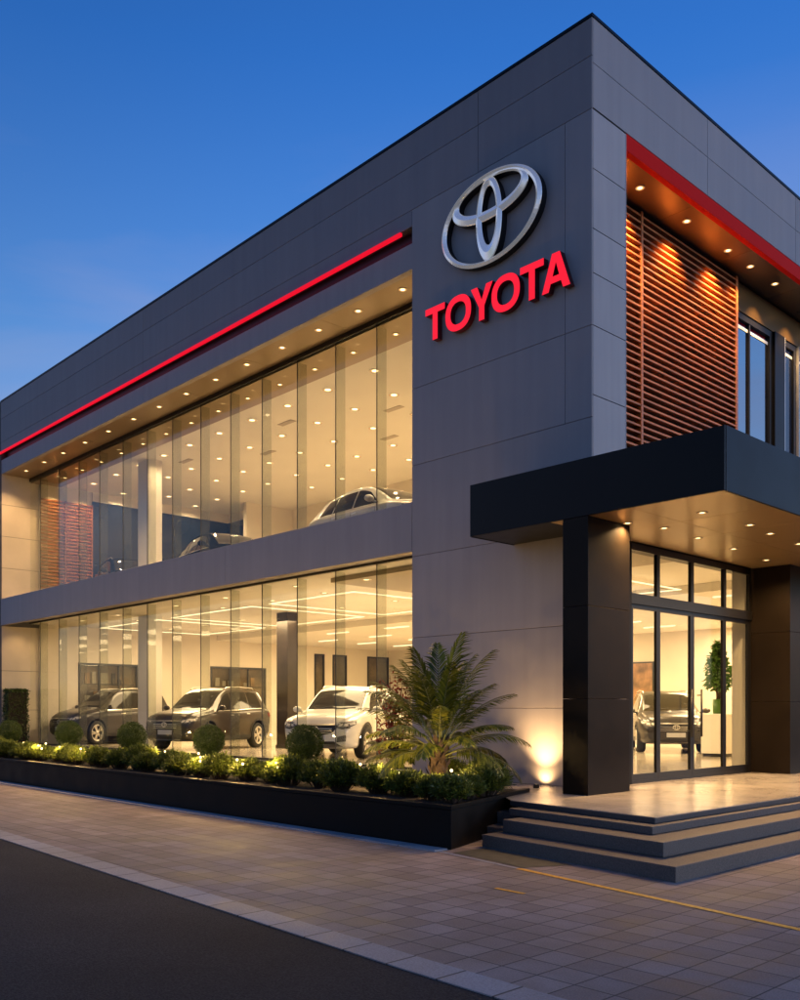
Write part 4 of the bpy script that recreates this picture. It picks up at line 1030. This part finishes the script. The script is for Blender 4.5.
            mk('tail_light', M['taillight'], lambda mb, sd=sd: (patch(mb, bvh, 'rear', [(sd*.48, fz(.86)), (sd*.76, fz(.84))], [(sd*.48, fz(.96)), (sd*.74, fz(1.0))], 6, 4, .01), patch(mb, bvh, 'y', [(-2.2 if suv else -2.08, fz(.84)), (-1.95 if suv else -1.85, fz(.92))], [(-2.2 if suv else -2.08, fz(.97)), (-1.95 if suv else -1.85, fz(1.0))], 6, 3, .01, sd=sd)))
            def mir(mb, sd=sd):
                x, z = (.86, 1.10) if suv else (.86, .98); y = sd*(.90 if suv else .86)
                bm_ = bmesh.new(); bmesh.ops.create_uvsphere(bm_, u_segments=14, v_segments=8, radius=1, matrix=Matrix.Translation((x, y+sd*.11, z+.03)) @ Matrix.Diagonal((.075, .115, .075, 1)))
                bm_.verts.index_update(); mb.add([v.co for v in bm_.verts], [[v.index for v in f.verts] for f in bm_.faces], 0, True); bm_.free()
                mb.tube([(x+.02, y-sd*.07, z-.04), (x+.01, y+sd*.05, z)], [.03, .022], 8)
            mk('wing_mirror', None, mir)
        mk('lower_intake', M['plastic'], lambda mb: patch(mb, bvh, 'front', [(-.62, fz(.31)), (.62, fz(.31))], [(-.44, fz(.42)), (.44, fz(.42))], 12, 3, .008))
        mk('skid_plate', M['rim'], lambda mb: patch(mb, bvh, 'front', [(-.42, fz(.29)), (.42, fz(.29))], [(-.48, fz(.325)), (.48, fz(.325))], 12, 2, .016))
        def plate(mb):
            h = bvh.ray_cast(Vector((5, 0, fz(.49))), Vector((-1, 0, 0)))[0]; mb.bbox(h.x-.01, h.x+.022, -.24, .24, h.z-.06, h.z+.06, .006)
        mk('licence_plate', M['plate'], plate)
        def wip(mb):
            for y0 in (.05, -.5):
                a = bvh.ray_cast(Vector((ws_lo[2][0]-.0, y0, 5)), Vector((0, 0, -1)))[0]; b_ = bvh.ray_cast(Vector((ws_lo[2][0]-.10, y0+.48, 5)), Vector((0, 0, -1)))[0]
                mb.tube([a+Vector((0, 0, .012)), b_+Vector((0, 0, .02))], .008, 6)
        mk('wiper', M['plastic'], wip)
        if suv:
            for sd in (1, -1):
                def rail(mb, sd=sd):
                    pts = [(-1.55, sd*.59, tz(-1.55)-.01), (-1.45, sd*.60, tz(-1.45)+.035), (-.6, sd*.615, tz(-.6)+.03), (.05, sd*.61, tz(.05)+.03), (.18, sd*.60, tz(.18)-.02)]; mb.tube(pts, .016, 8)
                mk('roof_rail', M['rim'], rail)
        t, r = wheel_parts(sh)
        tm = t.build('wheel', M['rubber']); rm = r.build('rim', M['rim']); cache['wheel'] = (tm.data, rm.data)
        for o in (tm, rm): bpy.data.objects.remove(o)
        cache['parts'] = P
    T.scale = stretch
    for nm, me_ in cache['parts']:
        if nm == 'wing_mirror':
            me_ = me_.copy(); me_.materials.clear(); me_.materials.append(paint_m)
        link(nm, me_, T)
    for wx in (sh['fx'], sh['rx']):
        for sd in (1, -1):
            wl = link('wheel', cache['wheel'][0], T, (wx, sd*(pchip(sh['w'], wx)-.115), sh['R'])); wl.rotation_euler = (0, 0, 0 if sd > 0 else math.pi)
            link('rim', cache['wheel'][1], wl)
    return T
# heading: the direction (degrees) a car's nose points; the camera looks along 136.6 degrees
FL = .453
make_car('suv', SUV, M['graphite'], 'parked_car', 'dark grey off-road car farthest along the showroom, half behind the white column', 'car', (-22.08, 3.32, FL), R(-83), (.85, 1.0, 1.10))
make_car('suv', SUV, M['bronze'], 'parked_car', 'bronze brown off-road car parked between the white and the dark column', 'car', (-16.0, 3.45, FL), R(-71), (.84, 1.03, 1.07))
make_car('suv', SUV, M['pearl'], 'parked_car', 'pearl white off-road car on the ground floor behind the largest topiary', 'car', (-9.85, 3.65, FL), R(-60), (.96, 1.02, 1.03))
make_car('suv', SUV, M['olive'], 'parked_car', 'dark grey car seen nose first through the glass entrance doors', 'car', (-6.1, 12.3, FL), R(-52))
make_car('hatch', HATCH, M['silver'], 'parked_car', 'silver grey low car on the upper floor beside the corner wall', 'car', (-7.1, 2.35, 5.003), R(-8), (.97, .97, .97))
make_car('hatch', HATCH, M['blackpaint'], 'parked_car', 'black car on the upper floor right of the white column', 'car', (-14.1, 2.75, 5.003), R(-12))
make_car('suv', SUV, M['blackpaint'], 'parked_car', 'black car on the upper floor before the dark rear glazing, left of the white column', 'car', (-21.0, 3.4, 5.003), R(-14))

# ------------------------------------------------------------------ showroom furniture seen through the door
PD = thing('plant_pedestal', 'tall white square pedestal inside the entrance', 'pedestal', (-3.25, 10.0, FL))
s = MB(); s.bbox(-.3, .3, -.3, .3, .08, 1.05, .008); s.build('cabinet', M['white'], PD); s = MB(); s.box(-.27, .27, -.27, .27, .0, .08); s.build('base', M['black'], PD)
PP = thing('potted_plant', 'bushy green plant in a green glass pot on the white pedestal', 'potted plant', (-3.25, 10.0, FL+1.052))
s = MB(); s.lathe([(.0001, .0), (.12, .0), (.13, .05), (.135, .36), (.12, .36), (.11, .3), (.0001, .3)], 20); s.build('pot', M['indoor'], PP)
s = MB()
for k in range(4): a = k*1.6; s.tube([(.03*math.cos(a), .03*math.sin(a), .28), (.05*math.cos(a), .05*math.sin(a), .7), (.1*math.cos(a), .1*math.sin(a), 1.2)], [.02, .016, .008], 6)
s.build('stem', M['bark'], PP)
random.seed(21); s = MB()
for k in range(1300):
    z = random.uniform(.62, 1.72); rr = .33*min(1, (1.80-z)/.75)*min(1, (z-.50)/.2); v = rvec()*random.random()**.4; v.z *= .4
    leaf_quad(s, Vector((v.x*rr, v.y*rr, z)), rvec()+Vector((v.x, v.y, .1)), rvec()+Vector((0, 0, .6)), random.uniform(.10, .17), random.uniform(.05, .08), fold=.1)
s.build('foliage', M['indoor'], PP)
for (x, z, w2, h2, m, lb) in ((-11.2, 2.35, 1.1, 2.1, M['art2'], 'tall framed ochre print on the back wall, left of the plant'), (-9.9, 2.35, .9, 1.9, M['art1'], 'tall framed brown print on the back wall, behind the entrance doors'), (-4.9, 3.0, .8, 1.3, M['art1'], 'small framed brown print on the back wall, above the plant')):
    W = thing('wall_picture', lb, 'picture', (x, 17.25, z))
    s = MB(); s.box(-w2/2, w2/2, -.0, .045, -h2/2, h2/2); s.build('frame', M['black'], W)
    s = MB(); s.box(-w2/2+.05, w2/2-.05, -.006, -.001, -h2/2+.05, h2/2-.05); s.build('print', m, W)

# ------------------------------------------------------------------ render settings
scene.render.engine = 'CYCLES'
cy = scene.cycles
cy.use_denoising = True; cy.max_bounces = 10; cy.transparent_max_bounces = 24; cy.diffuse_bounces = 4; cy.glossy_bounces = 4; cy.sample_clamp_indirect = 6; cy.caustics_reflective = False; cy.caustics_refractive = False
scene.view_settings.view_transform = 'Standard'; scene.view_settings.look = 'None'; scene.view_settings.exposure = 1.0; scene.view_settings.gamma = 1
